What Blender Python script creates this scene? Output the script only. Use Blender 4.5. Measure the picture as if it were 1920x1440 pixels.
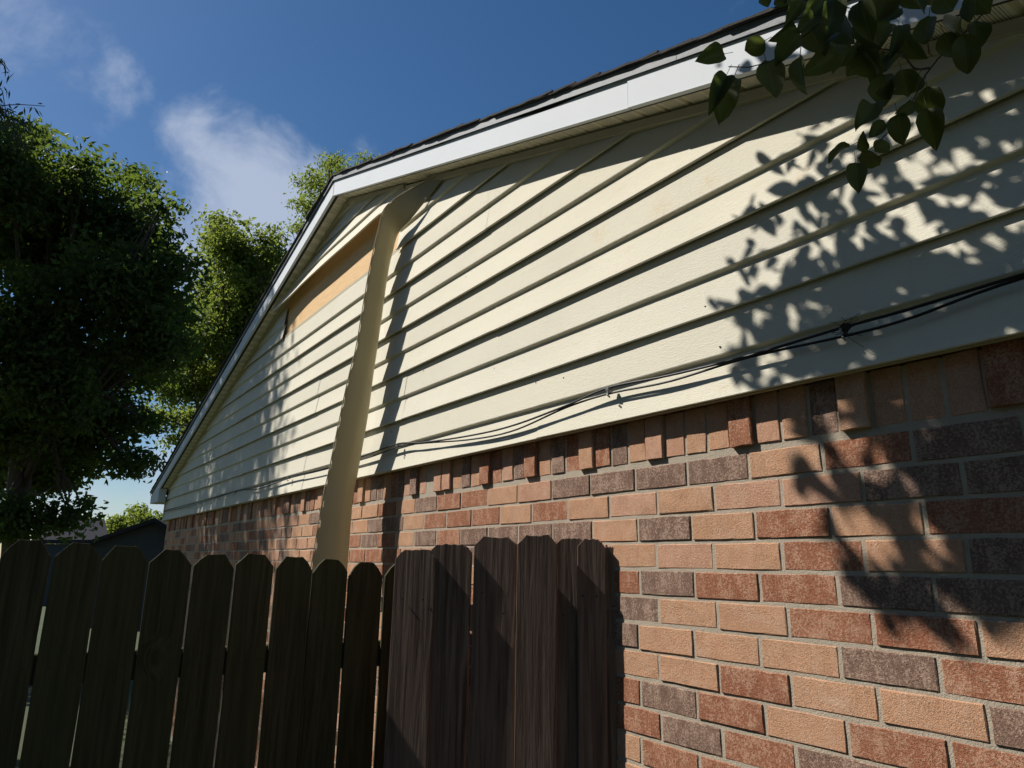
import bpy, bmesh, math, random
import numpy as np
from mathutils import Vector, Matrix
random.seed(7); rng = np.random.default_rng(11)
R = math.radians
for o in list(bpy.data.objects): bpy.data.objects.remove(o)
sc = bpy.context.scene
COL = sc.collection
ZO = 1.85                                   # ground to the reference mortar line

# ---------------------------------------------------------------- camera
F_PX, YAW, PIT, ROL = 1331.0, -0.9674, 0.2489, 0.0175
CAM = np.array([1.5723, -1.6579, -0.0740 + ZO])
fw = np.array([math.sin(YAW)*math.cos(PIT), math.cos(YAW)*math.cos(PIT), math.sin(PIT)])
r0 = np.array([math.cos(YAW), -math.sin(YAW), 0.0]); u0 = np.cross(r0, fw)
RT = math.cos(ROL)*r0 + math.sin(ROL)*u0
UP = -math.sin(ROL)*r0 + math.cos(ROL)*u0
cd = bpy.data.cameras.new('camera'); cam = bpy.data.objects.new('camera', cd); COL.objects.link(cam)
cd.sensor_fit = 'HORIZONTAL'; cd.sensor_width = 36.0; cd.lens = F_PX/1920*36.0
cd.clip_start = 0.05; cd.clip_end = 2000
m = Matrix.Identity(4)
for i in range(3):
    m[i][0], m[i][1], m[i][2], m[i][3] = RT[i], UP[i], -fw[i], CAM[i]
cam.matrix_world = m
sc.camera = cam

def ray(u, v): return (u-960)/F_PX*RT + (720-v)/F_PX*UP + fw
def P(u, v, depth): return CAM + depth*ray(u, v)               # point at a forward distance
def H(u, v, y):                                                # point on a plane parallel to the wall
    d = ray(u, v); return CAM + d*((y-CAM[1])/d[1])
def proj(p):
    d = np.asarray(p)-CAM; c = d@fw
    return 960+F_PX*(d@RT)/c, 720-F_PX*(d@UP)/c, c

# ---------------------------------------------------------------- sky, sun, exposure
SUN = np.array([-1.3, -1.0, 1.63]); SUNN = SUN/np.linalg.norm(SUN)
sun_el = math.asin(SUNN[2]); sun_az = math.atan2(SUNN[0], SUNN[1])
w = bpy.data.worlds.new('World'); sc.world = w; w.use_nodes = True
nt = w.node_tree; nt.nodes.clear()
def N(tree, typ, **kw):
    n = tree.nodes.new(typ)
    for k, v in kw.items():
        if k == 'inp':
            for a, b in v.items(): n.inputs[a].default_value = b
        else: setattr(n, k, v)
    return n
SKY_STRENGTH = 0.05
out = N(nt, 'ShaderNodeOutputWorld'); bg = N(nt, 'ShaderNodeBackground'); bg.inputs['Strength'].default_value = SKY_STRENGTH
sky = N(nt, 'ShaderNodeTexSky'); sky.sky_type = 'NISHITA'; sky.sun_disc = False
sky.sun_elevation = sun_el; sky.sun_rotation = sun_az; sky.altitude = 100
sky.air_density = 1.0; sky.dust_density = 0.4; sky.ozone_density = 3.0
hs = N(nt, 'ShaderNodeHueSaturation', inp={'Saturation': 1.24, 'Value': 1.2})
nt.links.new(sky.outputs[0], hs.inputs['Color'])
tc = N(nt, 'ShaderNodeTexCoord')
def math_n(tree, op, a, b=None, c=None, clamp=False):
    n = tree.nodes.new('ShaderNodeMath'); n.operation = op; n.use_clamp = clamp
    for i, x in enumerate((a, b, c)):
        if x is None: continue
        if isinstance(x, (int, float)): n.inputs[i].default_value = x
        else: tree.links.new(x, n.inputs[i])
    return n.outputs[0]
# clouds: soft broken cumulus, a few banks where the photograph has them and thin scattered ones all round
cn = N(nt, 'ShaderNodeTexNoise', inp={'Scale': 7.0, 'Detail': 10.0, 'Roughness': 0.60, 'Distortion': 0.25})
cn2 = N(nt, 'ShaderNodeTexNoise', inp={'Scale': 1.7, 'Detail': 3.0, 'Roughness': 0.5})
nt.links.new(tc.outputs['Generated'], cn.inputs['Vector']); nt.links.new(tc.outputs['Generated'], cn2.inputs['Vector'])
bank = math_n(nt, 'MULTIPLY', math_n(nt, 'SUBTRACT', cn2.outputs['Fac'], 0.58), 1.0)
for (u, v, rad, gain) in [(450, 345, 240, .54), (360, 255, 110, .48), (540, 430, 260, .54), (360, 450, 180, .42), (90, 50, 220, .33), (215, 140, 110, .33), (150, 110, 120, .24), (330, 880, 200, .34), (170, 940, 200, .30)]:
    d = ray(u, v); d /= np.linalg.norm(d)
    vm = N(nt, 'ShaderNodeVectorMath', operation='DISTANCE'); nt.links.new(tc.outputs['Generated'], vm.inputs[0]); vm.inputs[1].default_value = d
    f = N(nt, 'ShaderNodeMapRange', interpolation_type='SMOOTHSTEP', inp={'From Min': 0.0, 'From Max': rad/F_PX*0.95, 'To Min': gain, 'To Max': 0.0})
    nt.links.new(vm.outputs['Value'], f.inputs['Value'])
    bank = math_n(nt, 'MAXIMUM', bank, f.outputs[0])
dens = math_n(nt, 'ADD', bank, math_n(nt, 'MULTIPLY', math_n(nt, 'SUBTRACT', cn.outputs['Fac'], 0.5), 1.25))
mr = N(nt, 'ShaderNodeMapRange', interpolation_type='SMOOTHSTEP', inp={'From Min': 0.12, 'From Max': 0.55, 'To Min': 0.0, 'To Max': 0.78})
nt.links.new(dens, mr.inputs['Value'])
mx = N(nt, 'ShaderNodeMix', data_type='RGBA'); nt.links.new(mr.outputs[0], mx.inputs['Factor'])
nt.links.new(hs.outputs[0], mx.inputs[6]); mx.inputs[7].default_value = (7.6, 8.6, 10.6, 1)
nt.links.new(mx.outputs[2], bg.inputs['Color']); nt.links.new(bg.outputs[0], out.inputs['Surface'])
sd = bpy.data.lights.new('sun', 'SUN'); sd.energy = 5.0; sd.angle = R(0.42); sd.color = (1.0, 0.955, 0.89)
so = bpy.data.objects.new('sun', sd); COL.objects.link(so)
so.rotation_euler = Vector(-SUNN).to_track_quat('-Z', 'Y').to_euler(); so.location = (-13, -10, 18)
sc.view_settings.view_transform = 'Standard'; sc.view_settings.look = 'None'
sc.view_settings.exposure = 0.45; sc.view_settings.gamma = 1.0; sc.view_settings.use_curve_mapping = False
sc.render.engine = 'CYCLES'; sc.cycles.max_bounces = 6; sc.cycles.diffuse_bounces = 4; sc.cycles.transparent_max_bounces = 6

# ---------------------------------------------------------------- helpers
def new_obj(name, me, mat=None, parent=None, kind=None, loc=None):
    o = bpy.data.objects.new(name, me); COL.objects.link(o)
    if mat and me is not None and not me.materials: me.materials.append(mat)
    if loc is not None: o.location = loc
    if parent: set_parent(o, parent)
    if kind: o['kind'] = kind
    return o
def set_parent(o, parent):
    o.parent = parent
    mi = Matrix.Translation(-Vector(parent.location)) if parent.parent is None else Matrix.Identity(4)
    o.matrix_parent_inverse = mi
def mesh(name, V, Fc, mat=None, parent=None, kind=None, smooth=False, sharp=None, loc=None):
    me = bpy.data.meshes.new(name); me.from_pydata([tuple(map(float, v)) for v in V], [], Fc); me.update()
    if smooth:
        me.polygons.foreach_set('use_smooth', [True]*len(me.polygons))
        if sharp: me.set_sharp_from_angle(angle=R(sharp))
    return new_obj(name, me, mat, parent, kind, loc)
def npmesh(name, V, Q, mat, parent=None, kind=None, matidx=None, mats=None, smooth=False):
    V = np.ascontiguousarray(V, dtype=np.float32); Q = np.asarray(Q, dtype=np.int32)
    me = bpy.data.meshes.new(name); k = Q.shape[1]
    me.vertices.add(len(V)); me.vertices.foreach_set('co', V.ravel())
    me.loops.add(Q.size); me.loops.foreach_set('vertex_index', Q.ravel())
    me.polygons.add(len(Q)); me.polygons.foreach_set('loop_start', np.arange(len(Q), dtype=np.int32)*k)
    me.polygons.foreach_set('loop_total', np.full(len(Q), k, dtype=np.int32))
    if mats:
        for x in mats: me.materials.append(x)
        me.polygons.foreach_set('material_index', np.asarray(matidx, dtype=np.int32))
    me.polygons.foreach_set('use_smooth', np.full(len(Q), bool(smooth)))
    me.update(calc_edges=True); me.validate()
    return new_obj(name, me, None if mats else mat, parent, kind)
def thing(name, label, cat, loc, group=None):
    o = bpy.data.objects.new(name, None); COL.objects.link(o); o.location = loc; o.empty_display_size = .1
    return tag(o, label, cat, group)
def tag(o, label, cat, group=None):
    o['label'] = label; o['category'] = cat
    if group: o['group'] = group
    return o
def box_vf(x0, x1, y0, y1, z0, z1):
    V = [(x, y, z) for x in (x0, x1) for y in (y0, y1) for z in (z0, z1)]
    Fc = [(0, 1, 3, 2), (4, 6, 7, 5), (0, 4, 5, 1), (2, 3, 7, 6), (0, 2, 6, 4), (1, 5, 7, 3)]
    return V, Fc
def box(name, x0, x1, y0, y1, z0, z1, mat, parent=None, bev=0.0, **k):
    V, Fc = box_vf(x0, x1, y0, y1, z0, z1)
    o = mesh(name, V, Fc, mat, parent, **k)
    if bev: bevel(o, bev)
    return o
def bevel(o, wdt):
    bm = bmesh.new(); bm.from_mesh(o.data); bmesh.ops.bevel(bm, geom=bm.edges[:], offset=wdt, segments=1, affect='EDGES'); bm.to_mesh(o.data); bm.free()
def prism_xz(name, poly, y0, y1, mat, parent=None, **k):
    n = len(poly); V = [(x, y0, z) for x, z in poly] + [(x, y1, z) for x, z in poly]
    Fc = [tuple(range(n)), tuple(range(2*n-1, n-1, -1))] + [(i, i+n, (i+1) % n+n, (i+1) % n) for i in range(n)]
    o = mesh(name, V, Fc, mat, parent, **k)
    bm = bmesh.new(); bm.from_mesh(o.data); bmesh.ops.recalc_face_normals(bm, faces=bm.faces[:]); bm.to_mesh(o.data); bm.free()
    return o
def tube_vf(pts, rad, n=6):
    pts = [np.asarray(p, float) for p in pts]; V = []; Fc = []
    rad = [rad]*len(pts) if isinstance(rad, (int, float)) else rad
    ref = np.array([0.13, 0.31, 0.94])
    for i, p in enumerate(pts):
        t = pts[min(i+1, len(pts)-1)]-pts[max(i-1, 0)]; t = t/(np.linalg.norm(t)+1e-9)
        a = np.cross(t, ref); 
        if np.linalg.norm(a) < .1: a = np.cross(t, np.array([1., 0, 0]))
        a /= np.linalg.norm(a); b = np.cross(t, a)
        for k in range(n):
            th = 2*math.pi*k/n; V.append(p+rad[i]*(math.cos(th)*a+math.sin(th)*b))
    for i in range(len(pts)-1):
        for k in range(n):
            Fc.append((i*n+k, i*n+(k+1) % n, (i+1)*n+(k+1) % n, (i+1)*n+k))
    Fc.append(tuple(range(n))[::-1]); Fc.append(tuple(range((len(pts)-1)*n, len(pts)*n)))
    return V, Fc
def join_vf(parts):
    V = []; Fc = []
    for v, f in parts:
        o = len(V); V += list(v); Fc += [tuple(i+o for i in q) for q in f]
    return V, Fc
def smooth_path(pts, n):
    pts = np.asarray(pts, float); s = np.r_[0, np.cumsum(np.linalg.norm(np.diff(pts, axis=0), axis=1))]
    P4 = np.vstack([2*pts[0]-pts[1], pts, 2*pts[-1]-pts[-2]]); o = []
    for q in np.linspace(0, s[-1], n):
        i = min(max(np.searchsorted(s, q)-1, 0), len(pts)-2); t = (q-s[i])/(s[i+1]-s[i]+1e-9)
        a, b, c, d = P4[i], P4[i+1], P4[i+2], P4[i+3]
        o.append(.5*((2*b)+(c-a)*t+(2*a-5*b+4*c-d)*t*t+(3*b-a-3*c+d)*t**3))
    return np.array(o)

# ---------------------------------------------------------------- materials
def mat_new(name):
    mt = bpy.data.materials.new(name); mt.use_nodes = True; t = mt.node_tree; t.nodes.clear()
    o = N(t, 'ShaderNodeOutputMaterial'); b = N(t, 'ShaderNodeBsdfPrincipled'); t.links.new(b.outputs[0], o.inputs[0])
    return mt, t, b, o
def pos(t, scale=(1, 1, 1), rnd=0.0, obj=False):
    g = N(t, 'ShaderNodeTexCoord').outputs['Object'] if obj else N(t, 'ShaderNodeNewGeometry').outputs['Position']
    mp = N(t, 'ShaderNodeMapping'); mp.inputs['Scale'].default_value = scale; t.links.new(g, mp.inputs['Vector'])
    if rnd:
        oi = N(t, 'ShaderNodeObjectInfo'); cv = N(t, 'ShaderNodeCombineXYZ')
        v = math_n(t, 'MULTIPLY', oi.outputs['Random'], rnd)
        for i in range(3): t.links.new(v, cv.inputs[i])
        t.links.new(cv.outputs[0], mp.inputs['Location'])
    return mp.outputs[0]
def noise(t, vec, scale, detail=3.0, rough=.55, dist=0.0):
    n = N(t, 'ShaderNodeTexNoise', inp={'Scale': scale, 'Detail': detail, 'Roughness': rough, 'Distortion': dist}); t.links.new(vec, n.inputs['Vector']); return n.outputs['Fac']
def ramp(t, fac, stops):
    n = N(t, 'ShaderNodeValToRGB'); e = n.color_ramp.elements
    while len(e) < len(stops): e.new(.5)
    for q, (p, c) in zip(e, stops): q.position = p; q.color = (*c, 1) if len(c) == 3 else c
    t.links.new(fac, n.inputs[0]); return n.outputs[0]
def mixc(t, fac, a, b, mode='MIX'):
    n = N(t, 'ShaderNodeMix', data_type='RGBA', blend_type=mode)
    for s, x in ((0, fac), (6, a), (7, b)):
        if isinstance(x, (int, float)): n.inputs[s].default_value = x
        elif isinstance(x, tuple): n.inputs[s].default_value = (*x[:3], 1)
        else: t.links.new(x, n.inputs[s])
    return n.outputs[2]
def bump(t, b, h, strength, dist):
    n = N(t, 'ShaderNodeBump', inp={'Strength': strength, 'Distance': dist}); t.links.new(h, n.inputs['Height']); t.links.new(n.outputs[0], b.inputs['Normal'])
def thresh(t, f, lo, hi):
    n = N(t, 'ShaderNodeMapRange', interpolation_type='SMOOTHSTEP', inp={'From Min': lo, 'From Max': hi}); t.links.new(f, n.inputs['Value']); return n.outputs[0]

def mat_vinyl(name, base, old=True, grain=1.0, transl=0.0, tcol=None):
    mt, t, b, o = mat_new(name)
    p1 = pos(t); gr = noise(t, pos(t, (5, 40, 55)), 9.0, 4, .6, .6)
    big = noise(t, pos(t, (.7, 1, 1.6)), 2.2, 3, .55)
    oi = N(t, 'ShaderNodeObjectInfo').outputs['Random']
    c = mixc(t, thresh(t, big, .35, .7), base, tuple(x*.93 for x in base))
    c = mixc(t, math_n(t, 'MULTIPLY', oi, .35), c, tuple(x*y for x, y in zip(base, (1.03, 1.0, .93))))
    if old:
        st = thresh(t, noise(t, pos(t, (1.6, 1, 9)), 2.6, 5, .65), .60, .80)
        fine = noise(t, p1, 60, 4, .7)
        c = mixc(t, math_n(t, 'MULTIPLY', st, math_n(t, 'MULTIPLY', fine, .75)), c, (base[0]*.86, base[1]*.66, base[2]*.42))
        # one rusty run on the panels under the right eave
        g = N(t, 'ShaderNodeNewGeometry').outputs['Position']
        for (u, v, rad) in [(1325, 345, .06), (1235, 395, .09), (1120, 430, .08), (1500, 330, .05)]:
            q = H(u, v, -.05); vm = N(t, 'ShaderNodeVectorMath', operation='DISTANCE'); t.links.new(g, vm.inputs[0]); vm.inputs[1].default_value = q
            f = math_n(t, 'MULTIPLY', thresh(t, vm.outputs['Value'], rad, 0.0), thresh(t, noise(t, pos(t, (1, 1, 2)), 45, 4, .7), .42, .72))
            c = mixc(t, math_n(t, 'MULTIPLY', f, .55), c, (base[0]*.9, base[1]*.62, base[2]*.30))
        rn = thresh(t, noise(t, pos(t, (11, 1, .55)), 3.0, 4, .6), .58, .75)
        c = mixc(t, math_n(t, 'MULTIPLY', rn, .16), c, (base[0]*.72, base[1]*.66, base[2]*.55))
        gr2 = thresh(t, noise(t, pos(t, (3, 1, 14)), 7, 6, .75), .66, .78)
        c = mixc(t, math_n(t, 'MULTIPLY', gr2, .26), c, (.22, .20, .14))
    t.links.new(c, b.inputs['Base Color']); b.inputs['Roughness'].default_value = .78; b.inputs['Specular IOR Level'].default_value = .10
    h = math_n(t, 'ADD', gr, math_n(t, 'MULTIPLY', noise(t, p1, 220, 2, .5), .35))
    bump(t, b, h, .55*grain, .0030)
    if transl:
        tr = N(t, 'ShaderNodeBsdfTranslucent'); tr.inputs['Color'].default_value = (*(tcol or base), 1)
        ms = N(t, 'ShaderNodeMixShader'); ms.inputs[0].default_value = transl
        t.links.new(b.outputs[0], ms.inputs[1]); t.links.new(tr.outputs[0], ms.inputs[2]); t.links.new(ms.outputs[0], o.inputs[0])
    return mt
CREAM = (.67, .635, .52)
M_SID = mat_vinyl('siding_vinyl', CREAM)
M_STRIP = mat_vinyl('panel_back_vinyl', (.47, .435, .325), old=False, grain=.25, transl=.24, tcol=(.68, .60, .38))
M_SAG = mat_vinyl('loose_panel_vinyl', CREAM, grain=.6, transl=.05)
M_TRIM = mat_vinyl('trim_vinyl', (.50, .45, .33), old=False, grain=.15)

def mat_soffit():
    mt, t, b, o = mat_new('soffit_vinyl')
    tcn = N(t, 'ShaderNodeTexCoord'); sp = N(t, 'ShaderNodeSeparateXYZ'); t.links.new(tcn.outputs['Object'], sp.inputs[0])
    def cell(s, pitch): return math_n(t, 'ABSOLUTE', math_n(t, 'SUBTRACT', math_n(t, 'FRACT', math_n(t, 'MULTIPLY', s, 1/pitch)), .5))
    d = math_n(t, 'MAXIMUM', cell(sp.outputs[0], .0072), cell(sp.outputs[1], .0062))
    hole = math_n(t, 'LESS_THAN', d, .24)
    inx = math_n(t, 'LESS_THAN', math_n(t, 'ABSOLUTE', math_n(t, 'ADD', sp.outputs[0], .006)), .031)
    f = math_n(t, 'MULTIPLY', hole, inx)
    n1 = noise(t, pos(t, (6, 2, 6)), 5, 4, .6)
    c = mixc(t, thresh(t, n1, .35, .7), (.84, .77, .60), (.76, .68, .50))
    c = mixc(t, f, c, (.02, .017, .012)); t.links.new(c, b.inputs['Base Color']); b.inputs['Roughness'].default_value = .6
    return mt
M_SOF = mat_soffit()
def mat_plain(name, col, rough=.6, var=.1, vs=8.0, bstr=.0, bscale=80, metal=0.0, stretch=(1, 1, 1), spec=.25):
    mt, t, b, o = mat_new(name)
    n1 = noise(t, pos(t, stretch), vs, 5, .6)
    c = mixc(t, n1, tuple(x*(1-var) for x in col), tuple(min(1, x*(1+var)) for x in col))
    t.links.new(c, b.inputs['Base Color']); b.inputs['Roughness'].default_value = rough; b.inputs['Metallic'].default_value = metal; b.inputs['Specular IOR Level'].default_value = spec
    if bstr: bump(t, b, noise(t, pos(t, stretch), bscale, 5, .65), bstr, .004)
    return mt
M_FASC = mat_plain('fascia_white', (.68, .71, .735), .75, .045, 3.0, .05, 25, spec=.08)
M_DRIP = mat_plain('drip_edge_grey', (.20, .215, .225), .6, .22, 40.0, .3, 260)
M_SHING = mat_plain('shingle_asphalt', (.055, .050, .046), .95, .5, 160.0, .9, 300)
M_DECK = mat_plain('roof_deck_wood', (.05, .042, .035), .9, .3)
M_CABLE = mat_plain('cable_black', (.012, .012, .013), .45, .2)
M_METAL = mat_plain('clip_metal', (.25, .25, .25), .4, .2, metal=.7)
M_NEST = mat_plain('nest_brown', (.045, .036, .028), .95, .5, 60, .8, 120)
M_MORTAR = mat_plain('mortar', (.40, .34, .26), .95, .22, 22, .7, 240)
M_DARK = mat_plain('interior_dark', (.05, .045, .04), .9, .2)

def mat_ply():
    mt, t, b, o = mat_new('plywood')
    g = noise(t, pos(t, (2.0, 1, 34)), 4.0, 6, .65, .4); n2 = noise(t, pos(t), 9, 3)
    c = ramp(t, g, [(.25, (.62, .36, .15)), (.55, (.76, .49, .22)), (.8, (.82, .57, .28))])
    c = mixc(t, math_n(t, 'MULTIPLY', thresh(t, n2, .6, .8), .25), c, (.36, .19, .09))
    t.links.new(c, b.inputs['Base Color']); b.inputs['Roughness'].default_value = .8
    bump(t, b, g, .2, .002); return mt
M_PLY = mat_ply()

def mat_brick(name, cols, fleck, fk_amt, dark_amt):
    mt, t, b, o = mat_new(name)
    pz = pos(t); oi = N(t, 'ShaderNodeObjectInfo').outputs['Random']
    n1 = noise(t, pos(t, (1, 1, 1), 3.0), 15, 4, .6); n2 = noise(t, pz, 165, 4, .8); n3 = noise(t, pz, 520, 2, .6)
    n4 = noise(t, pos(t, (1, 1, .45), 5.0), 30, 4, .7)
    c = mixc(t, thresh(t, n1, .3, .7), tuple(x*.82 for x in cols[0]), tuple(min(1, x*1.08) for x in cols[1]))
    c = mixc(t, math_n(t, 'MULTIPLY', oi, .6), c, cols[2])
    c = mixc(t, .55, c, mixc(t, thresh(t, n3, .3, .7), tuple(x*.62 for x in cols[0]), tuple(min(1, x*1.32) for x in cols[1])))
    lp = math_n(t, 'MULTIPLY', thresh(t, math_n(t, 'ADD', math_n(t, 'MULTIPLY', n2, .7), math_n(t, 'MULTIPLY', n4, .36)), .50, .60), fk_amt)
    c = mixc(t, lp, c, fleck)
    dk = math_n(t, 'MULTIPLY', thresh(t, noise(t, pz, 330, 2, .5), .63, .69), dark_amt)
    c = mixc(t, dk, c, (.05, .03, .02))
    # lime bloom and smoke smudges
    sm = thresh(t, noise(t, pos(t, (1, 1, 1.4), 11.0), 9, 4, .65), .55, .78)
    c = mixc(t, math_n(t, 'MULTIPLY', sm, .62), c, fleck)
    t.links.new(c, b.inputs['Base Color']); b.inputs['Roughness'].default_value = .95; b.inputs['Specular IOR Level'].default_value = .06
    h = math_n(t, 'ADD', math_n(t, 'MULTIPLY', n2, .9), math_n(t, 'ADD', math_n(t, 'MULTIPLY', n3, .7), math_n(t, 'MULTIPLY', n4, .5)))
    bump(t, b, h, .9, .0035); return mt
M_BR = {
 'T': mat_brick('brick_tan', [(.475, .255, .145), (.57, .325, .195), (.525, .267, .158)], (.62, .43, .31), .45, .7),
 'P': mat_brick('brick_pink_tan', [(.49, .265, .165), (.57, .325, .215), (.47, .235, .14)], (.60, .41, .30), .55, .6),
 'R': mat_brick('brick_red', [(.275, .105, .058), (.36, .155, .088), (.25, .085, .048)], (.54, .33, .22), .75, .4),
 'D': mat_brick('brick_brown', [(.170, .106, .080), (.235, .150, .112), (.19, .100, .068)], (.50, .35, .26), .75, .45)}

def mat_wood(name, dark, light, tint):
    mt, t, b, o = mat_new(name)
    v1 = pos(t, (38, 38, 1.6), 9.0); v2 = pos(t, (1, 1, .35), 9.0)
    kn = N(t, 'ShaderNodeTexVoronoi', inp={'Scale': 3.1, 'Randomness': 1.0}); t.links.new(pos(t, (1, 1, .8), 17.0), kn.inputs['Vector'])
    spc = N(t, 'ShaderNodeSeparateColor'); t.links.new(kn.outputs['Color'], spc.inputs[0]); rare = math_n(t, 'LESS_THAN', spc.outputs[0], .3)
    kd = math_n(t, 'ADD', kn.outputs['Distance'], math_n(t, 'MULTIPLY', math_n(t, 'SUBTRACT', 1.0, rare), 2.0)); knot = thresh(t, kd, .085, .035)
    # the grain bends round the knots
    wv = N(t, 'ShaderNodeVectorMath', operation='ADD'); t.links.new(v1, wv.inputs[0])
    cb = N(t, 'ShaderNodeCombineXYZ'); sw = math_n(t, 'MULTIPLY', thresh(t, kd, .26, .04), 1.7); t.links.new(sw, cb.inputs[0]); t.links.new(sw, cb.inputs[1]); t.links.new(cb.outputs[0], wv.inputs[1])
    g = noise(t, wv.outputs[0], 1.6, 5, .62, .5); big = noise(t, v2, 4.5, 4, .6)
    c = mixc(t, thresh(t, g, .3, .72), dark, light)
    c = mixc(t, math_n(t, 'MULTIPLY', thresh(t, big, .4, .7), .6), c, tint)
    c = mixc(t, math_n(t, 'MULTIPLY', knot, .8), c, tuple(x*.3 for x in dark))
    t.links.new(c, b.inputs['Base Color']); b.inputs['Roughness'].default_value = .9; b.inputs['Specular IOR Level'].default_value = .15
    bump(t, b, math_n(t, 'SUBTRACT', g, math_n(t, 'MULTIPLY', knot, .6)), .9, .004); return mt
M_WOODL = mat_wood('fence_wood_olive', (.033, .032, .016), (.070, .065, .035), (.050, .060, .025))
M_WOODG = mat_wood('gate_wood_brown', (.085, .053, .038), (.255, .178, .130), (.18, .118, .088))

def mat_leaf(name, a, b_, tr=.3, tcol=(.12, .20, .02), rough=.6):
    mt, t, b, o = mat_new(name)
    g = N(t, 'ShaderNodeNewGeometry').outputs['Random Per Island']
    c = mixc(t, g, a, b_); c2 = mixc(t, math_n(t, 'MULTIPLY', noise(t, pos(t), .9, 2), .6), c, tuple(x*.6 for x in a))
    t.links.new(c2, b.inputs['Base Color']); b.inputs['Roughness'].default_value = rough; b.inputs['Specular IOR Level'].default_value = .22
    ts = N(t, 'ShaderNodeBsdfTranslucent'); ts.inputs['Color'].default_value = (*tcol, 1)
    ms = N(t, 'ShaderNodeMixShader'); ms.inputs[0].default_value = tr
    t.links.new(b.outputs[0], ms.inputs[1]); t.links.new(ts.outputs[0], ms.inputs[2]); t.links.new(ms.outputs[0], o.inputs[0]); return mt
M_LF_DARK = mat_leaf('leaf_dark_green', (.034, .056, .016), (.068, .094, .026), .36, (.20, .29, .04))
M_LF_LIGHT = mat_leaf('leaf_light_green', (.070, .105, .022), (.130, .165, .038), .42, (.32, .40, .06))
M_LF_WILLOW = mat_leaf('leaf_grey_green', (.045, .066, .028), (.09, .115, .055), .2, (.14, .18, .05))
def mat_pear():
    mt, t, b, o = mat_new('pear_leaf')
    tcn = N(t, 'ShaderNodeTexCoord'); sp = N(t, 'ShaderNodeSeparateXYZ'); t.links.new(tcn.outputs['Object'], sp.inputs[0])
    oi = N(t, 'ShaderNodeObjectInfo').outputs['Random']
    c = mixc(t, oi, (.026, .038, .012), (.046, .058, .020))
    c = mixc(t, math_n(t, 'MULTIPLY', noise(t, pos(t), 35, 4), .5), c, (.06, .06, .022))
    rib = thresh(t, math_n(t, 'ABSOLUTE', sp.outputs[0]), .03, .008)
    c = mixc(t, math_n(t, 'MULTIPLY', rib, .6), c, (.10, .12, .045))
    t.links.new(c, b.inputs['Base Color']); b.inputs['Roughness'].default_value = .48; b.inputs['Specular IOR Level'].default_value = .22
    bump(t, b, noise(t, pos(t, (1, 1, 1)), 120, 3), .3, .002)
    ts = N(t, 'ShaderNodeBsdfTranslucent'); ts.inputs['Color'].default_value = (.16, .22, .04, 1)
    ms = N(t, 'ShaderNodeMixShader'); ms.inputs[0].default_value = .2
    t.links.new(b.outputs[0], ms.inputs[1]); t.links.new(ts.outputs[0], ms.inputs[2]); t.links.new(ms.outputs[0], o.inputs[0]); return mt
M_PEAR = mat_pear()
M_BARK = mat_plain('bark', (.09, .07, .055), .95, .45, 14, .9, 40, stretch=(3, 3, .7))
M_TWIG = mat_plain('twig_bark', (.075, .055, .040), .8, .3, 60)
M_NWALL = mat_plain('shed_wall', (.045, .052, .060), .85, .12, 4)
M_NROOF = mat_plain('grey_shingles', (.032, .032, .037), .95, .35, 30, .6, 40, spec=.03)
def mat_ground():
    mt, t, b, o = mat_new('lawn')
    a = noise(t, pos(t), 1.2, 6, .7); c_ = noise(t, pos(t), 30, 5, .75)
    c = ramp(t, math_n(t, 'ADD', math_n(t, 'MULTIPLY', a, .5), math_n(t, 'MULTIPLY', c_, .5)), [(.3, (.022, .034, .010)), (.5, (.045, .062, .018)), (.68, (.08, .085, .035)), (.8, (.11, .09, .055))])
    t.links.new(c, b.inputs['Base Color']); b.inputs['Roughness'].default_value = .95; bump(t, b, c_, .8, .03); return mt

# ---------------------------------------------------------------- ground
def ground():
    xs = np.r_[np.linspace(-700, -30, 12), np.linspace(-26, 14, 60), np.linspace(20, 500, 10)]
    ys = np.r_[np.linspace(-500, -20, 10), np.linspace(-16, 24, 60), np.linspace(30, 700, 12)]
    X, Y = np.meshgrid(xs, ys); Z = .02*np.sin(X*1.3)*np.cos(Y*.9)+rng.normal(0, .006, X.shape)
    n, k = X.shape; idx = np.arange(n*k).reshape(n, k)
    Q = np.stack([idx[:-1, :-1], idx[:-1, 1:], idx[1:, 1:], idx[1:, :-1]], -1).reshape(-1, 4)
    o = npmesh('ground', np.stack([X, Y, Z], -1).reshape(-1, 3), Q, mat_ground(), kind='structure', smooth=True)
ground()

# ---------------------------------------------------------------- house
SR, BR_, SL, BL_ = -.335, 1.4555+ZO, .284, 3.2235+ZO          # rake soffit lines  z = S*x + B
XA = (BR_-BL_)/(SL-SR); ZA = SR*XA+BR_
XE_L, XE_R = -9.117, 2.43
def rake(x): return min(SR*x+BR_, SL*x+BL_)
D_OUT, D_WALL = -.155, -.026
Z_SID = .397+ZO; BAND = .1305
house = thing('house', 'brick house with cream siding gable, white rake trim and a missing siding panel', 'house', (-3.3, 0, 0))

# brick wall: mortar body, then bricks
BX0, BX1 = -8.62, 2.0
hB, L_ = .0813, .2224
wall = box('brick_wall', BX0+.004, BX1, .0027, .12, 0, Z_SID-.004, M_MORTAR, house)
# rest of the house body
box('side_wall', BX0+.01, BX0+.11, .13, 9.5, 0, Z_SID+.2, M_BR['R'], house)
box('rear_wall', BX0+.12, BX1, 9.4, 9.5, 0, Z_SID+.2, M_BR['R'], house)
box('end_wall', BX1-.1, BX1, .13, 9.39, 0, Z_SID+.2, M_BR['R'], house)

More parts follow.
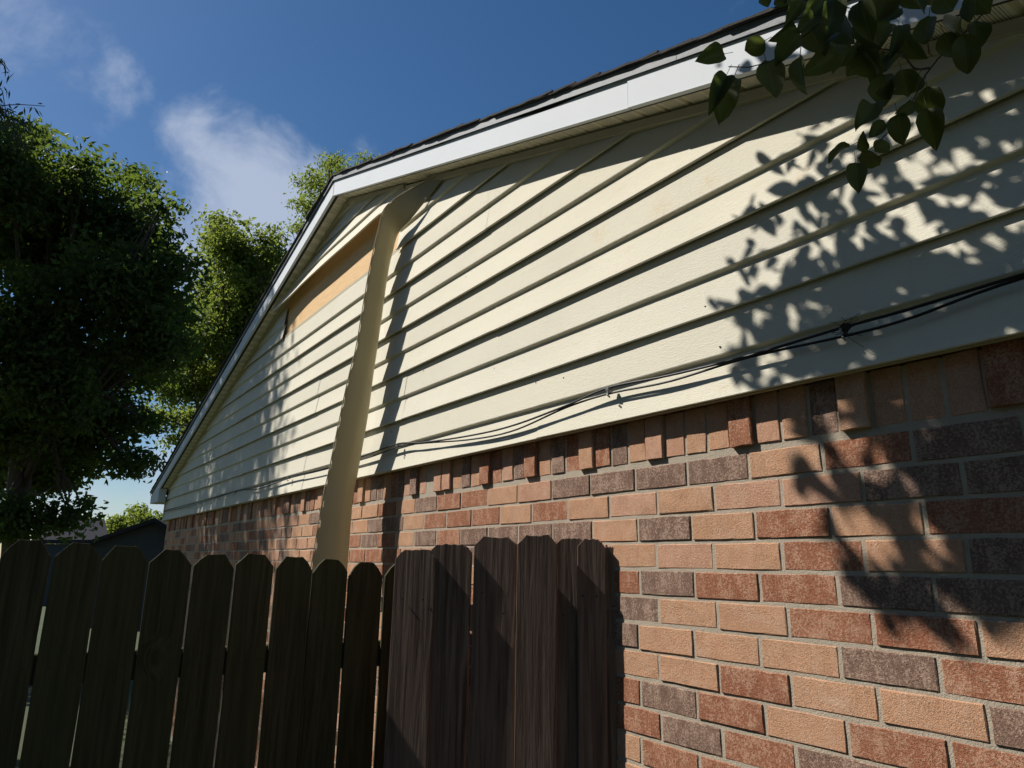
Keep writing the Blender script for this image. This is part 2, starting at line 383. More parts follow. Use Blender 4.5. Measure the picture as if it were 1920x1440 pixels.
def brick_mesh(name, ln, ht, dep, seed):
    rd = random.Random(seed); V = []; Fc = []
    nx, nz = (4, 2) if ln > ht else (2, 4)
    per = []
    for i in range(nx): per.append((-ln/2+ln*i/nx, -ht/2))
    for i in range(nz): per.append((ln/2, -ht/2+ht*i/nz))
    for i in range(nx): per.append((ln/2-ln*i/nx, ht/2))
    for i in range(nz): per.append((-ln/2, ht/2-ht*i/nz))
    n = len(per); j = lambda a: rd.uniform(-a, a)
    ring = []
    for (x, z) in per: ring.append((x+j(.0012), z+j(.0012)))
    for (x, z) in ring:
        q = .0019+j(.0008); sx = math.copysign(min(abs(x), ln/2-q), x); sz = math.copysign(min(abs(z), ht/2-q), z); V.append((sx, j(.0007), sz))
    for (x, z) in ring: V.append((x, .0016+j(.0006), z))
    for (x, z) in ring: V.append((x, dep, z))
    Fc.append(tuple(range(n)))
    for a in (0, n):
        for i in range(n): Fc.append((a+i, a+(i+1) % n, a+n+(i+1) % n, a+n+i)[::-1])
    me = bpy.data.meshes.new(name); me.from_pydata(V, [], Fc); me.update(); me.materials.append(M_BR['T'])
    return me
BV = [brick_mesh('brick', L_-.0112, hB-.0112, .04, s) for s in range(10)]
SW = .0835
SV = [brick_mesh('soldier_brick', SW-.0105, .137, .045, 50+s) for s in range(6)]
roff = {-3: -.003, -2: .009, -1: .0044, 0: -.0034, 1: .0068, 2: -.0003, 3: -.0051, 4: -.0053, 5: -.0032}
known = {  # left joint number -> colour, read off the wall course by course
 -3: {-17: 'T', -15: 'D', -13: 'R', -11: 'R', -9: 'T', -7: 'P', -5: 'D', -3: 'D', -1: 'D', 1: 'D', 3: 'T', 5: 'R', 7: 'D'},
 -2: {-16: 'T', -14: 'R', -12: 'R', -10: 'R', -8: 'T', -6: 'R', -4: 'T', -2: 'P', 0: 'T', 2: 'P', 4: 'P', 6: 'D', 8: 'D'},
 -1: {-19: 'R', -17: 'T', -15: 'D', -13: 'R', -11: 'D', -9: 'D', -7: 'D', -5: 'D', -3: 'T', -1: 'D', 1: 'T', 3: 'R', 5: 'T', 7: 'R'},
 0: {-4: 'R', -2: 'T', 0: 'P', 2: 'T', 4: 'R', 6: 'T', 8: 'D'},
 1: {-3: 'R', -1: 'D', 1: 'R', 3: 'R', 5: 'D', 7: 'D'},
 2: {-2: 'D', 0: 'T', 2: 'T', 4: 'R', 6: 'R', 8: 'T'},
 3: {-3: 'D', -1: 'T', 1: 'T', 3: 'T', 5: 'D', 7: 'R'},
 4: {-2: 'T', 0: 'T', 2: 'R', 4: 'T', 6: 'T', 8: 'D'},
 5: {-3: 'R', -1: 'D', 1: 'R', 3: 'T', 5: 'R', 7: 'R'},
 6: {-2: 'R', 0: 'D', 2: 'R', 4: 'D', 6: 'D', 8: 'T'},
 7: {-3: 'T', -1: 'R', 1: 'R', 3: 'T', 5: 'R', 7: 'D'}}
kinds = 'TTTTRRRDDPP'
allb = []   # (size, mesh, loc, rot, kind, width scale)
def vis_size(x, z, ln, ht):
    a = proj((x-ln/2, 0, z)); b = proj((x+ln/2, 0, z)); c = proj((x, 0, z-ht/2)); d = proj((x, 0, z+ht/2))
    u, v = (a[0]+b[0])/2, (c[1]+d[1])/2
    if min(a[2], b[2], c[2]) < .2: return 0
    s = abs(b[0]-a[0])*abs(d[1]-c[1])
    if u < -60 or u > 2000 or v > 1480 or v < 0: return s*.001
    # hidden behind the fences
    top = np.interp(u, [0, 700, 745, 1080, 1090, 1091], [1010, 1050, 1030, 1020, 1030, 3000])
    return s if v < top else s*.01
for r in range(-3, 22):
    zc = -(r+.5)*hB+ZO
    odd = (r % 2 != 0)
    off = roff.get(r, random.uniform(-.006, .006)) + (0 if odd else -.0266)
    for n in range(-80, 20):
        if (n % 2 != 0) != odd: continue
        x = (n+1)*L_/2+off
        x0, x1 = x-L_/2, x+L_/2
        sx = 1.0
        if x1 < BX0+.06 or x0 > BX1-.06: continue
        if x0 < BX0: sx = (x1-BX0)/L_; x = (x1+BX0)/2
        if x1 > BX1: sx = (BX1-x0)/L_; x = (x0+BX1)/2
        kd = known.get(r, {}).get(n) or random.choice(kinds)
        allb.append((vis_size(x, zc, L_*sx, hB), 'b', (x, random.uniform(-.0018, .0018), zc+random.uniform(-.001, .001)), random.uniform(-.006, .006), kd, sx))
SZ = .2545+.0055+ZO+.137/2
proud_x = [-.4, .31, -.022, -.355, -.684, -1.055, -1.215, -1.55, -2.22, -1.86]
i0 = int((BX0+.31)/SW)
x_edge = -.310
k = 0
for n in range(-103, 30):
    xc = x_edge+(n+.5)*SW
    if xc-SW/2 < BX0-.01 or xc+SW/2 > BX1: continue
    # every fourth soldier stands proud of the wall, a few break the rhythm
    pr = (n % 4 == 3) if n > -5 else ((n % 4 == 3) if n % 7 else (n % 4 == 2))
    y = -.0125+random.uniform(-.002, .002) if pr else random.uniform(-.002, .002)
    y += .0015 if random.random() < .3 else 0
    allb.append((vis_size(xc, SZ, SW, .137), 's', (xc, y, SZ+random.uniform(-.002, .001)), random.uniform(-.012, .012), random.choice('TTTPPRRRDD'), 1.0))
allb.sort(key=lambda q: -q[0])
stuffV, stuffQ, stuffM = [], [], []
KI = {'T': 0, 'P': 1, 'R': 2, 'D': 3}
nb = {'b': 0, 's': 0}
for i, (s, ty, loc, rt, kd, sx) in enumerate(allb):
    me = random.choice(BV if ty == 'b' else SV)
    if nb[ty] < (180 if ty == 'b' else 118) and s > 0:
        nb[ty] += 1
        o = new_obj('brick' if ty == 'b' else 'soldier_brick', me, None, wall, loc=loc)
        o.rotation_euler = (random.uniform(-.006, .006), rt, random.uniform(-.003, .003)); o.scale = (sx, 1, random.uniform(.985, 1.012))
        o.material_slots[0].link = 'OBJECT'; o.material_slots[0].material = M_BR[kd]
    else:
        ln, ht = (L_-.0112, hB-.0112) if ty == 'b' else (SW-.0105, .137)
        V, Fc = box_vf(loc[0]-ln*sx/2, loc[0]+ln*sx/2, loc[1], .04, loc[2]-ht/2, loc[2]+ht/2)
        b0 = len(stuffV)
        for (x, y, z) in V:
            front = y < .03; stuffV.append((x, y, z))
        stuffQ += [tuple(a+b0 for a in f) for f in Fc]; stuffM += [KI[kd]]*6
npmesh('more_bricks', stuffV, stuffQ, None, wall, 'stuff', stuffM, [M_BR[c] for c in 'TPRD'])

# gable sheathing behind the siding
def gable_poly(x0, x1, zb, dz):
    return [(x0, zb), (x1, zb), (x1, min(SR*x1+BR_-dz, 99)), (XA, ZA-dz), (x0, SL*x0+BL_-dz)]
prism_xz('sheathing', gable_poly(-8.64, BX1, Z_SID+.006, .002), -.018, .10, M_PLY, house)

# siding panels (double five-inch profile)
PROF = [(.283, .003), (.262, -.001), (.2618, -.0016), (.1345, -.0125), (.1318, -.0128), (.1285, -.0118), (.1245, -.0068), (.1222, -.0028), (.1205, -.0020), (.0055, -.0160), (.0025, -.0166), (.0005, -.0158), (.0, -.0110), (.0015, -.0070), (.013, -.0062)]
PROF = [(z, y*1.32) for z, y in PROF]
def clip_rake(o, dz, right=True, left=True):
    bm = bmesh.new(); bm.from_mesh(o.data)
    for s, b, on in ((SR, BR_, right), (SL, BL_, left)):
        if not on: continue
        nrm = Vector((-s, 0, 1)).normalized()
        bmesh.ops.bisect_plane(bm, geom=bm.verts[:]+bm.edges[:]+bm.faces[:], plane_co=(0, 0, b-dz), plane_no=nrm, clear_outer=True)
    bm.to_mesh(o.data); bm.free()
    return len(o.data.polygons)
def siding_piece(j, xa, xb, mat=M_SID, ywarp=None, dy=0.0, name='siding_panel', ragL=0.0, clipL=True):
    z0 = Z_SID+2*BAND*j; n = max(2, int((xb-xa)/.09)); V = []; Fc = []
    ph = [random.uniform(0, 6.3) for _ in range(4)]
    for i in range(n+1):
        x = xa+(xb-xa)*i/n
        wob = .0011*math.sin(x*2.3+ph[0])+.0009*math.sin(x*5.1+ph[1])
        gap = .0018*math.sin(x*1.7+ph[2])+.0012*math.sin(x*4.3+ph[3])      # the lower lap edge stands off unevenly
        sag = .0016*math.sin(x*1.1+ph[1])
        for (z, y) in PROF:
            lowf = max(0, 1-z/.12)
            yy = D_WALL+y+dy+wob*.5-max(0, gap+.0008)*lowf
            zz = z0+z+sag*(.4+lowf)
            xx = x+(random.uniform(-ragL, ragL) if (i == 0 and ragL) else 0)
            if ywarp:
                a, b = ywarp(x, z); yy += a; zz += b
            V.append((xx, yy, zz))
    m_ = len(PROF)
    for i in range(n):
        for q in range(m_-1):
            Fc.append((i*m_+q, i*m_+q+1, (i+1)*m_+q+1, (i+1)*m_+q))
    o = mesh(name, V, Fc, mat, house, smooth=True, sharp=24)
    if clip_rake(o, .004, True, clipL) == 0: bpy.data.objects.remove(o)
    return o
SX0, SX1 = -8.66, BX1+.02
joints = {0: [-6.2, -.62, .0], 1: [-4.9, -1.78, 1.6], 2: [-6.6, -3.15, -.9], 3: [-5.2, -1.85, 1.25], 4: [-4.6, -1.0], 5: None, 6: None, 7: [], 8: []}
joints[0] = [-6.2, -3.3, -.565]
def sag_f(x, z):
    t = min(1, max(0, (-1.72-x)/.5)); t = t*t*(3-2*t); e = max(0, (-3.6-x)/.55)
    lf = (1-z/.283)
    wav = .002*math.sin(x*3.4)
    return -(.047*t+.022*e*e+wav*t)*lf, (.030-.006*math.sin((x+2)*1.5)-.03*e)*t*lf
for j in range(9):
    if j == 5:
        siding_piece(5, SX0, -4.12, ragL=.004)
        siding_piece(5, -1.985, SX1, ragL=.012)
    elif j == 6:
        siding_piece(6, -4.25, -1.55, M_SAG, sag_f, -.002, 'loose_siding_panel', ragL=.01)
        siding_piece(6, -1.58, SX1)
    else:
        e = [SX0]+[x for x in joints[j]]+[SX1]
        for i in range(len(e)-1):
            siding_piece(j, e[i]-(.025 if i else 0), e[i+1], dy=-.0016*(i % 2))
# nailing hem of the panel below the opening
mesh('nail_hem', *join_vf([box_vf(-4.11, -1.99, -.0285, -.0265, Z_SID+10*BAND-.002, Z_SID+10*BAND+.028)]), M_TRIM, house)
# trims under the soffit, starter trim, corner trim
def rake_bar(name, x0, x1, lo, hi, y0, y1, mat, parent, s, b, n=1, wav=0.0, kind=None, **k):
    V = []; Fc = []
    for i in range(n+1):
        x = x0+(x1-x0)*i/n; z = s*x+b; q = wav(x) if callable(wav) else 0
        V += [(x, y0, z+lo), (x, y1, z+lo), (x, y1, z+hi+q), (x, y0, z+hi+q)]
    for i in range(n):
        a = 4*i
        for e in range(4): Fc.append((a+e, a+(e+1) % 4, a+4+(e+1) % 4, a+4+e))
    Fc += [(3, 2, 1, 0), (4*n, 4*n+1, 4*n+2, 4*n+3)]
    o = mesh(name, V, Fc, mat, parent, kind=kind, **k)
    bm = bmesh.new(); bm.from_mesh(o.data); bmesh.ops.recalc_face_normals(bm, faces=bm.faces[:]); bm.to_mesh(o.data); bm.free()
    return o
def split(a, b, cuts): return list(zip([a]+cuts, cuts+[b]))
for (a, b) in split(XA-.0, SX1, [-1.62, .95]):
    if a == XA: rake_bar('soffit_trim', a+.02, b-.30, -.030, -.001, -.056, -.0185, M_TRIM, house, SR, BR_)
    else: rake_bar('soffit_trim', a+.003, b, -.032, -.001, -.058, -.0185, M_TRIM, house, SR, BR_)
for (a, b) in split(SX0+.05, XA, [-4.2]):
    rake_bar('soffit_trim', a, b-(.0 if b != XA else .02), -.011, -.001, -.052, -.0185, M_TRIM, house, SL, BL_)
box('starter_trim', SX0, SX1, -.036, -.0185, Z_SID-.003, Z_SID+.004, M_TRIM, house)
box('corner_trim', SX0-.035, SX0+.004, -.050, .02, Z_SID-.012, Z_SID+.30, M_SID, house, bev=.004)

# face nails left in the boards
for (u, v) in [(734, 717), (733, 810), (823, 675), (813, 854), (823, 849), (1003, 811), (1002, 717), (1055, 708), (949, 824), (792, 695), (815, 729), (925, 690), (1324, 575), (1352, 651), (1380, 700), (540, 857), (541, 835), (565, 912), (563, 908), (872, 519), (892, 427)]:
    q = H(u, v, D_WALL-.013); k_ = (q[2]-Z_SID) % BAND/BAND
    yy = D_WALL-.0205*(1-k_)-.0022
    mesh('nail', *tube_vf([(q[0], yy+.003, q[2]), (q[0], yy, q[2])], .0028, 6), M_NEST, house)

# rake soffit: one vented panel after another
def soffit_run(x0, x1, s, b):
    step = .1; n = int((x1-x0)/step)
    for i in range(n):
        xa = x0+i*step; g = .007
        prof = [(0, .010), (g*.5, .003), (g, 0), (step-g*2.2, 0), (step-g*1.2, .007), (step, .010)]
        V = []; Fc = []
        for (dx, dz) in prof:
            for y in (-.1475, -.030): V.append((dx-step/2, y, s*(dx-step/2)+dz))
        for q in range(len(prof)-1): Fc.append((2*q, 2*q+2, 2*q+3, 2*q+1))
        xm = xa+step/2
        mesh('soffit_panel', V, Fc, M_SOF, soff, loc=(xm, 0, s*xm+b+.008))
soff = mesh('soffit', *join_vf([]), None, house) if False else None
bV = [(XA, -.15, ZA+.024), (XE_R, -.15, SR*XE_R+BR_+.024), (XE_R, -.03, SR*XE_R+BR_+.024), (XA, -.03, ZA+.024), (XE_L, -.03, SL*XE_L+BL_+.024), (XE_L, -.15, SL*XE_L+BL_+.024)]
soff = mesh('soffit', bV, [(0, 1, 2, 3), (0, 3, 4, 5)], M_DARK, house)
soffit_run(XA+.002, 1.9, SR, BR_)
soffit_run(XA-.002-57*.1, XA-.0019, SL, BL_)

# fascia boards with their bottom lips
FH = .112
def wavR(x): return -.016*math.exp(-((x+.42)/.20)**2)+.006*math.exp(-((x-.02)/.06)**2)-.004*math.exp(-((x+1.35)/.25)**2)
def fascia(x0, x1, s, b, wav=None, dy=0.0):
    n = max(2, int(abs(x1-x0)/.06))
    o = rake_bar('fascia', x0, x1, 0, FH, D_OUT+dy, D_OUT+dy+.004, M_FASC, house, s, b, n, wav or 0.0, smooth=False)
    rake_bar('fascia_lip', x0, x1, -.0045, .0, D_OUT+dy-.001, D_OUT+.016, M_FASC, o, s, b)
    return o
fascia(XA+.001, .055, SR, BR_, wavR)
fascia(.0595, XE_R, SR, BR_, lambda x: -.003*math.sin(x*3), -.0032)
fascia(-5.02, XA-.001, SL, BL_, None, -.002)
fascia(XE_L, -5.0, SL, BL_, None, .001)
rake_bar('rake_board', XA, XE_R, .006, FH+.01, D_OUT+.006, D_OUT+.04, M_DECK, house, SR, BR_)
rake_bar('rake_board', XE_L+.01, XA, .006, FH+.01, D_OUT+.006, D_OUT+.04, M_DECK, house, SL, BL_)
# boxed return at the far eave
zt = SL*XE_L+BL_
prism_xz('eave_return', [(XE_L, zt-.004), (-8.56, zt-.004), (-8.56, SL*-8.56+BL_+.004), (XE_L, zt+.004)], D_OUT+.002, -.064, M_FASC, house)
box('eave_fascia', XE_L-.02, XE_L-.003, D_OUT-.001, 9.5, zt, zt+.11, M_FASC, house)
box('eave_soffit', XE_L, BX0+.0, -.04, 9.4, zt+.004, zt+.012, M_SOF, house)

# roof: deck, drip edge, shingle courses stepping down the rake
roof = None
rf = .018
T0 = FH+.022
def slab(s, b, x0, x1):
    return [(x0, s*x0+b+T0), (x1, s*x1+b+T0), (x1, s*x1+b+T0+rf), (x0, s*x0+b+T0+rf)]
pl = [(XE_L-.03, SL*(XE_L-.03)+BL_+T0), (XA, ZA+T0), (XE_R, SR*XE_R+BR_+T0), (XE_R, SR*XE_R+BR_+T0+rf), (XA, ZA+T0+rf), (XE_L-.03, SL*(XE_L-.03)+BL_+T0+rf)]
n = len(pl); y0, y1 = -.150, 9.7
V = [(x, y0, z) for x, z in pl]+[(x, y1, z) for x, z in pl]
roof = mesh('roof', V, [(0, 1, 4, 5), (1, 2, 3, 4), (6, 11, 10, 7), (7, 10, 9, 8), (0, 6, 7, 1), (1, 7, 8, 2), (5, 4, 10, 11), (4, 3, 9, 10), (0, 5, 11, 6), (2, 8, 9, 3)], M_SHING, house)
for (a, b) in split(XA-.004, XE_R, [.285]):
    rake_bar('drip_edge', a+.002, b, FH-.003, FH+.030, D_OUT-.012, D_OUT-.009, M_DRIP, roof, SR, BR_, 24, lambda x: .0015*math.sin(x*7))
rake_bar('drip_edge', XE_L-.02, XA-.006, FH-.002, FH+.030, D_OUT-.012, D_OUT-.009, M_DRIP, roof, SL, BL_)
rake_bar('drip_flange', XA, XE_R, FH+.0305, FH+.033, D_OUT-.012, D_OUT+.004, M_DRIP, roof, SR, BR_)
rake_bar('drip_flange', XE_L-.02, XA, FH+.0305, FH+.033, D_OUT-.012, D_OUT+.004, M_DRIP, roof, SL, BL_)
def shingles(s, b, xs, sgn):
    for i, x in enumerate(xs):
        ln = .30; x1 = x-sgn*ln; x1 = max(x1, XA) if sgn > 0 else min(x1, XA)
        y0 = D_OUT-.022+random.uniform(-.008, .005); th = .0075
        z = lambda q, up: s*q+b+T0+.016+up
        ns = 4; V = []; Fc = []
        for k_ in range(ns+1):
            q = x+(x1-x)*k_/ns; lift = .0065*(1-k_/ns)+random.uniform(-.0015, .0015)+(.003 if k_ == 0 else 0); yy = y0+random.uniform(-.0045, .004)
            V += [(q, yy, z(q, lift-th)), (q, .35, z(q, lift-th)), (q, .35, z(q, lift)), (q, yy, z(q, lift))]
        for k_ in range(ns):
            a = 4*k_
            for e in range(4): Fc.append((a+e, a+(e+1) % 4, a+4+(e+1) % 4, a+4+e))
        Fc += [(3, 2, 1, 0), (4*ns, 4*ns+1, 4*ns+2, 4*ns+3)]
        o = mesh('shingle', V, Fc, M_SHING, roof)
        bm = bmesh.new(); bm.from_mesh(o.data); bmesh.ops.recalc_face_normals(bm, faces=bm.faces[:]); bm.to_mesh(o.data); bm.free()
shingles(SR, BR_, np.arange(XE_R, XA+.05, -.138), 1)
shingles(SL, BL_, np.arange(XE_L-.03, XA-.05, .138), -1)

# ---------------------------------------------------------------- the peeled siding panel
def peeled():
    hem = [(-1.18, -.0440, 1.962), (-1.42, -.0500, 1.966), (-1.60, -.074, 1.962), (-1.75, -.12, 1.945), (-1.87, -.152, 1.925), (-1.935, -.166, 1.890), (-1.955, -.170, 1.83), (-2.013, -.187, 1.583), (-2.046, -.200, 1.336), (-2.075, -.212, 1.093), (-2.10, -.228, .95), (-2.13, -.243, .776)]
    low = [(-1.18, -.0445, 1.940), (-1.46, -.0480, 1.905), (-1.66, -.0540, 1.850), (-1.79, -.0600, 1.810), (-1.88, -.0605, 1.80), (-1.945, -.061, 1.775), (-1.985, -.0615, 1.70), (-2.022, -.064, 1.593), (-2.053, -.072, 1.316), (-2.079, -.079, 1.095), (-2.093, -.085, .948), (-2.102, -.097, .715)]
    for z, (uh, vh), (ul, vl) in [(.5, (618, 880), (672, 893)), (.2, (606, 935), (664, 935)), (-.15, (588, 1040), (655, 1048))]:
        a = H(uh, vh, -.167-.070*(1.9-z)); b = H(ul, vl, -.063-.040*(1.593-z)); hem.append((a[0], a[1], a[2]-ZO)); low.append((b[0], b[1], b[2]-ZO))
    a, b = np.array(hem[-1]), np.array(low[-1]); da, db = a-np.array(hem[-2]), b-np.array(low[-2])
    for q in (1.2, 2.4, 3.6, 4.8):
        za = a[2]+da[2]*q
        if za > -1.84: hem.append(tuple(a+da*q)); low.append(tuple(b+db*q))
    n = 150; A = smooth_path(hem, n); B = smooth_path(low, n); m_ = 12; V = []; Fc = []
    for i in range(n):
        bend = np.clip((i-16)/24, 0, 1)
        for k_ in range(m_):
            t = k_/(m_-1); p = A[i]*(1-t)+B[i]*t
            ar = 4*t*(1-t)
            # hollow of the panel, its crease and the rolled lower lip
            p = p+np.array([.018*ar*bend-.050*max(0, t-.62)*bend, -.004*bend*ar, 0])
            if k_ == 0 and (i//2) % 2 == 0: p = p*(1-.02)+B[i]*.02
            V.append((p[0], p[1], p[2]+ZO))
        
    for i in range(n-1):
        for k_ in range(m_-1): Fc.append((i*m_+k_, i*m_+k_+1, (i+1)*m_+k_+1, (i+1)*m_+k_))
    o = mesh('fallen_siding_panel', V, Fc, M_STRIP, None, smooth=True, sharp=50)
    s = o.modifiers.new('thickness', 'SOLIDIFY'); s.thickness = .0022; s.offset = 0
    tag(o, 'long olive siding panel peeled off the gable, twisted and hanging down behind the fence', 'siding panel')
    # rolled nailing edge
    L = [A[i]+np.array([0, -.003, ZO]) for i in range(6, n)]
    mesh('nail_edge', *tube_vf(L, .0030, 6), M_TRIM, o, smooth=True)
peeled()

# ---------------------------------------------------------------- cables along the bottom course
cab = [(-8.6, .515), (-8.377, .513), (-6.6, .50), (-5.05, .512), (-4.3, .492), (-3.565, .509), (-2.9, .500), (-2.155, .507), (-1.782, .520), (-1.5, .495), (-1.061, .463), (-.734, .460), (-.395, .487), (-.165, .506), (.101, .492), (.396, .492), (.676, .494), (.83, .494), (1.064, .507), (1.5, .51), (2.0, .50)]
def cable(dz, dy, rad, ampl, label, seed):
    rd = random.Random(seed)
    pts = [(x, -.060+dy, z+dz*(1 if i % 3 else .25)+rd.uniform(-ampl, ampl)+ZO) for i, (x, z) in enumerate(cab)]
    p = smooth_path(pts, 220)
    o = mesh('utility_cable', *tube_vf(p, rad, 7), M_CABLE, None, smooth=True)
    return tag(o, label, 'cable', 'cables clipped to the siding')
c1 = cable(.006, -.003, .0040, .001, 'black cable strung along the lowest siding course, the upper of two', 3)
c2 = cable(-.012, .001, .0036, .003, 'black cable strung along the lowest siding course, the lower of two', 5)
for (x, z) in [(-5.05, .510), (-3.565, .507), (-1.782, .516), (-.165, .505), (.676, .493)]:
    V, Fc = join_vf([box_vf(x-.004, x+.004, -.068, -.047, z-.010+ZO, z+.010+ZO), tube_vf([(x+.002, -.072, z-.018+ZO), (x+.003, -.060, z-.026+ZO)], .003, 6), tube_vf([(x, -.074, z+ZO), (x, -.071, z+ZO)], .004, 6)])
    mesh('cable_clip', V, Fc, M_METAL, c1)
# cobwebbed old nest on the cable
def nest():
    c = H(1585, 614, -.066); bm = bmesh.new(); bmesh.ops.create_icosphere(bm, subdivisions=3, radius=.011)
    for v in bm.verts:
        n = v.co.normalized(); v.co *= 1+.28*math.sin(9*n.x+3)*math.sin(8*n.z)+random.uniform(-.14, .14); v.co.y *= .6; v.co.x *= 1.15
        v.co += Vector(c)
    me = bpy.data.meshes.new('wasp_nest'); bm.to_mesh(me); bm.free()
    o = new_obj('insect_nest', me, M_NEST); tag(o, 'small dark clump of old insect nest on the cable', 'nest')
    parts = []
    for i in range(16):
        a = np.array(c)+rng.normal(0, .010, 3); a[1] = min(a[1], -.056); b = a+rng.normal(0, .020, 3)*np.array([1.3, .25, 1]); b[1] = min(b[1], -.055)
        parts.append(tube_vf([a, (a+b)/2+rng.normal(0, .003, 3)*np.array([1, .1, 1]), b], .0007, 4))
    mesh('straw', *join_vf(parts), M_NEST, o)
nest()

# ---------------------------------------------------------------- fences
def picket_mesh(wd, ht, th, ear, seed, rough=0.0):
    rd = random.Random(seed); j = lambda a: rd.uniform(-a, a)
    ew, eh = ear
    top = [(-wd/2, ht-eh+j(.006)), (-wd/2+ew*.5, ht-eh*.45+j(.003)), (-wd/2+ew+j(.004), ht+j(.003))]
    nt_ = 6 if rough else 2
    for i in range(1, nt_): 
        x = -wd/2+ew+(wd-2*ew)*i/nt_; top.append((x, ht+rd.uniform(-rough, rough*.5)))
    top += [(wd/2-ew+j(.004), ht+j(.003)), (wd/2-ew*.5, ht-eh*.45+j(.003)), (wd/2, ht-eh+j(.006))]
    # the long edges wander a little
    nz = 7; bow = j(.0015)
    right = [(wd/2+j(.0015)+bow*math.sin(3.1*q/nz), (ht-eh)*(1-q/nz)) for q in range(1, nz)]+[(wd/2, 0)]
    left = [(-wd/2, 0)]+[(-wd/2+j(.0015)+bow*math.sin(3.1*q/nz), (ht-eh)*q/nz) for q in range(1, nz)]
    poly = top+right+left; n = len(poly)
    V = [(x, -th/2, z) for x, z in poly]+[(x, th/2, z) for x, z in poly]
    Fc = [tuple(range(n))[::-1], tuple(range(n, 2*n))]+[(i, (i+1) % n, (i+1) % n+n, i+n) for i in range(n)]
    me = bpy.data.meshes.new('picket'); me.from_pydata(V, [], Fc)
    bm = bmesh.new(); bm.from_mesh(me); bmesh.ops.recalc_face_normals(bm, faces=bm.faces[:])
    bmesh.ops.bevel(bm, geom=[e for e in bm.edges if abs(e.verts[0].co.y-e.verts[1].co.y) < .001], offset=.0012, segments=1, affect='EDGES')
    bm.to_mesh(me); bm.free(); return me
M_NAIL = mat_plain('nail_rust', (.03, .022, .018), .7, .3)
def nails(o_parent, pts, nrm):
    for p in pts:
        a = np.asarray(p); mesh('nail', *tube_vf([a, a+np.asarray(nrm)*.0016], .0032, 6), M_NAIL, o_parent)
fence = thing('picket_fence', 'dark weathered dog-ear picket fence on the left, running out from the house wall', 'fence', (-1.29, -1.4, 0))
ang = R(85.5); uF = np.array([math.cos(ang), math.sin(ang), 0]); nF = np.array([uF[1], -uF[0], 0]); F0 = np.array([-1.30, -1.529, 0])
tops = {-1: -.013, 0: -.023, 1: -.028, 2: -.035, 3: -.044, 4: -.057, 5: -.053, 6: -.061, 7: -.066, 8: -.075, 9: -.078}
gaps = {0: .0065, 1: .009, 2: .006, 3: .0075, 4: .006, 5: .0085, 6: .0075, 7: .007, 8: .006}
for i in range(-16, 10):
    g = gaps.get(i, random.uniform(.004, .010)); wd = .145-g
    ht = tops.get(i, random.uniform(-.015, .01))+ZO-.02
    me = picket_mesh(wd, ht, .016, (.040+random.uniform(-.004, .004), .048+random.uniform(-.006, .006)), 100+i)
    p = F0+uF*((i+.5)*.145-.145)      # picket i lies left of edge i
    p = F0+uF*((i-.5)*.145+g*.5*0)+uF*0
    p = F0+uF*(i*.145-wd/2)+nF*random.uniform(-.002, .003)
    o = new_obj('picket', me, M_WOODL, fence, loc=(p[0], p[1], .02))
    o.rotation_euler = (random.uniform(-.004, .004), random.uniform(-.0015, .0015), ang)
    c = p+nF*.0085
    for s in (-.036, .036):
        for zz in (-.425, -1.45): nails(fence, [c+uF*(s+random.uniform(-.008, .008))+np.array([0, 0, zz+ZO+random.uniform(-.004, .004)])], nF) if zz > -1 else None
def bar_uv(name, p0, p1, th0, th1, n, z0, z1, mat, parent):
    a, b = np.asarray(p0), np.asarray(p1); q = [a+n*th0, b+n*th0, b+n*th1, a+n*th1]
    V = [(p[0], p[1], z0) for p in q]+[(p[0], p[1], z1) for p in q]
    o = mesh(name, V, [(3, 2, 1, 0), (4, 5, 6, 7)]+[(i, (i+1) % 4, (i+1) % 4+4, i+4) for i in range(4)], mat, parent)
    bm = bmesh.new(); bm.from_mesh(o.data); bmesh.ops.recalc_face_normals(bm, faces=bm.faces[:]); bm.to_mesh(o.data); bm.free(); bevel(o, .003)
a_, b_ = F0+uF*(-16.5*.145), F0+uF*(9.9*.145)
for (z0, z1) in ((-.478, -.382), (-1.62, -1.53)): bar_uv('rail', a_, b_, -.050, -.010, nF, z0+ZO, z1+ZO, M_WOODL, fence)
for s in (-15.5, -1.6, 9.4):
    p = F0+uF*(s*.145); bar_uv('post', p-uF*.045, p+uF*.045, -.142, -.052, nF, 0, ZO-.16, M_WOODL, fence)

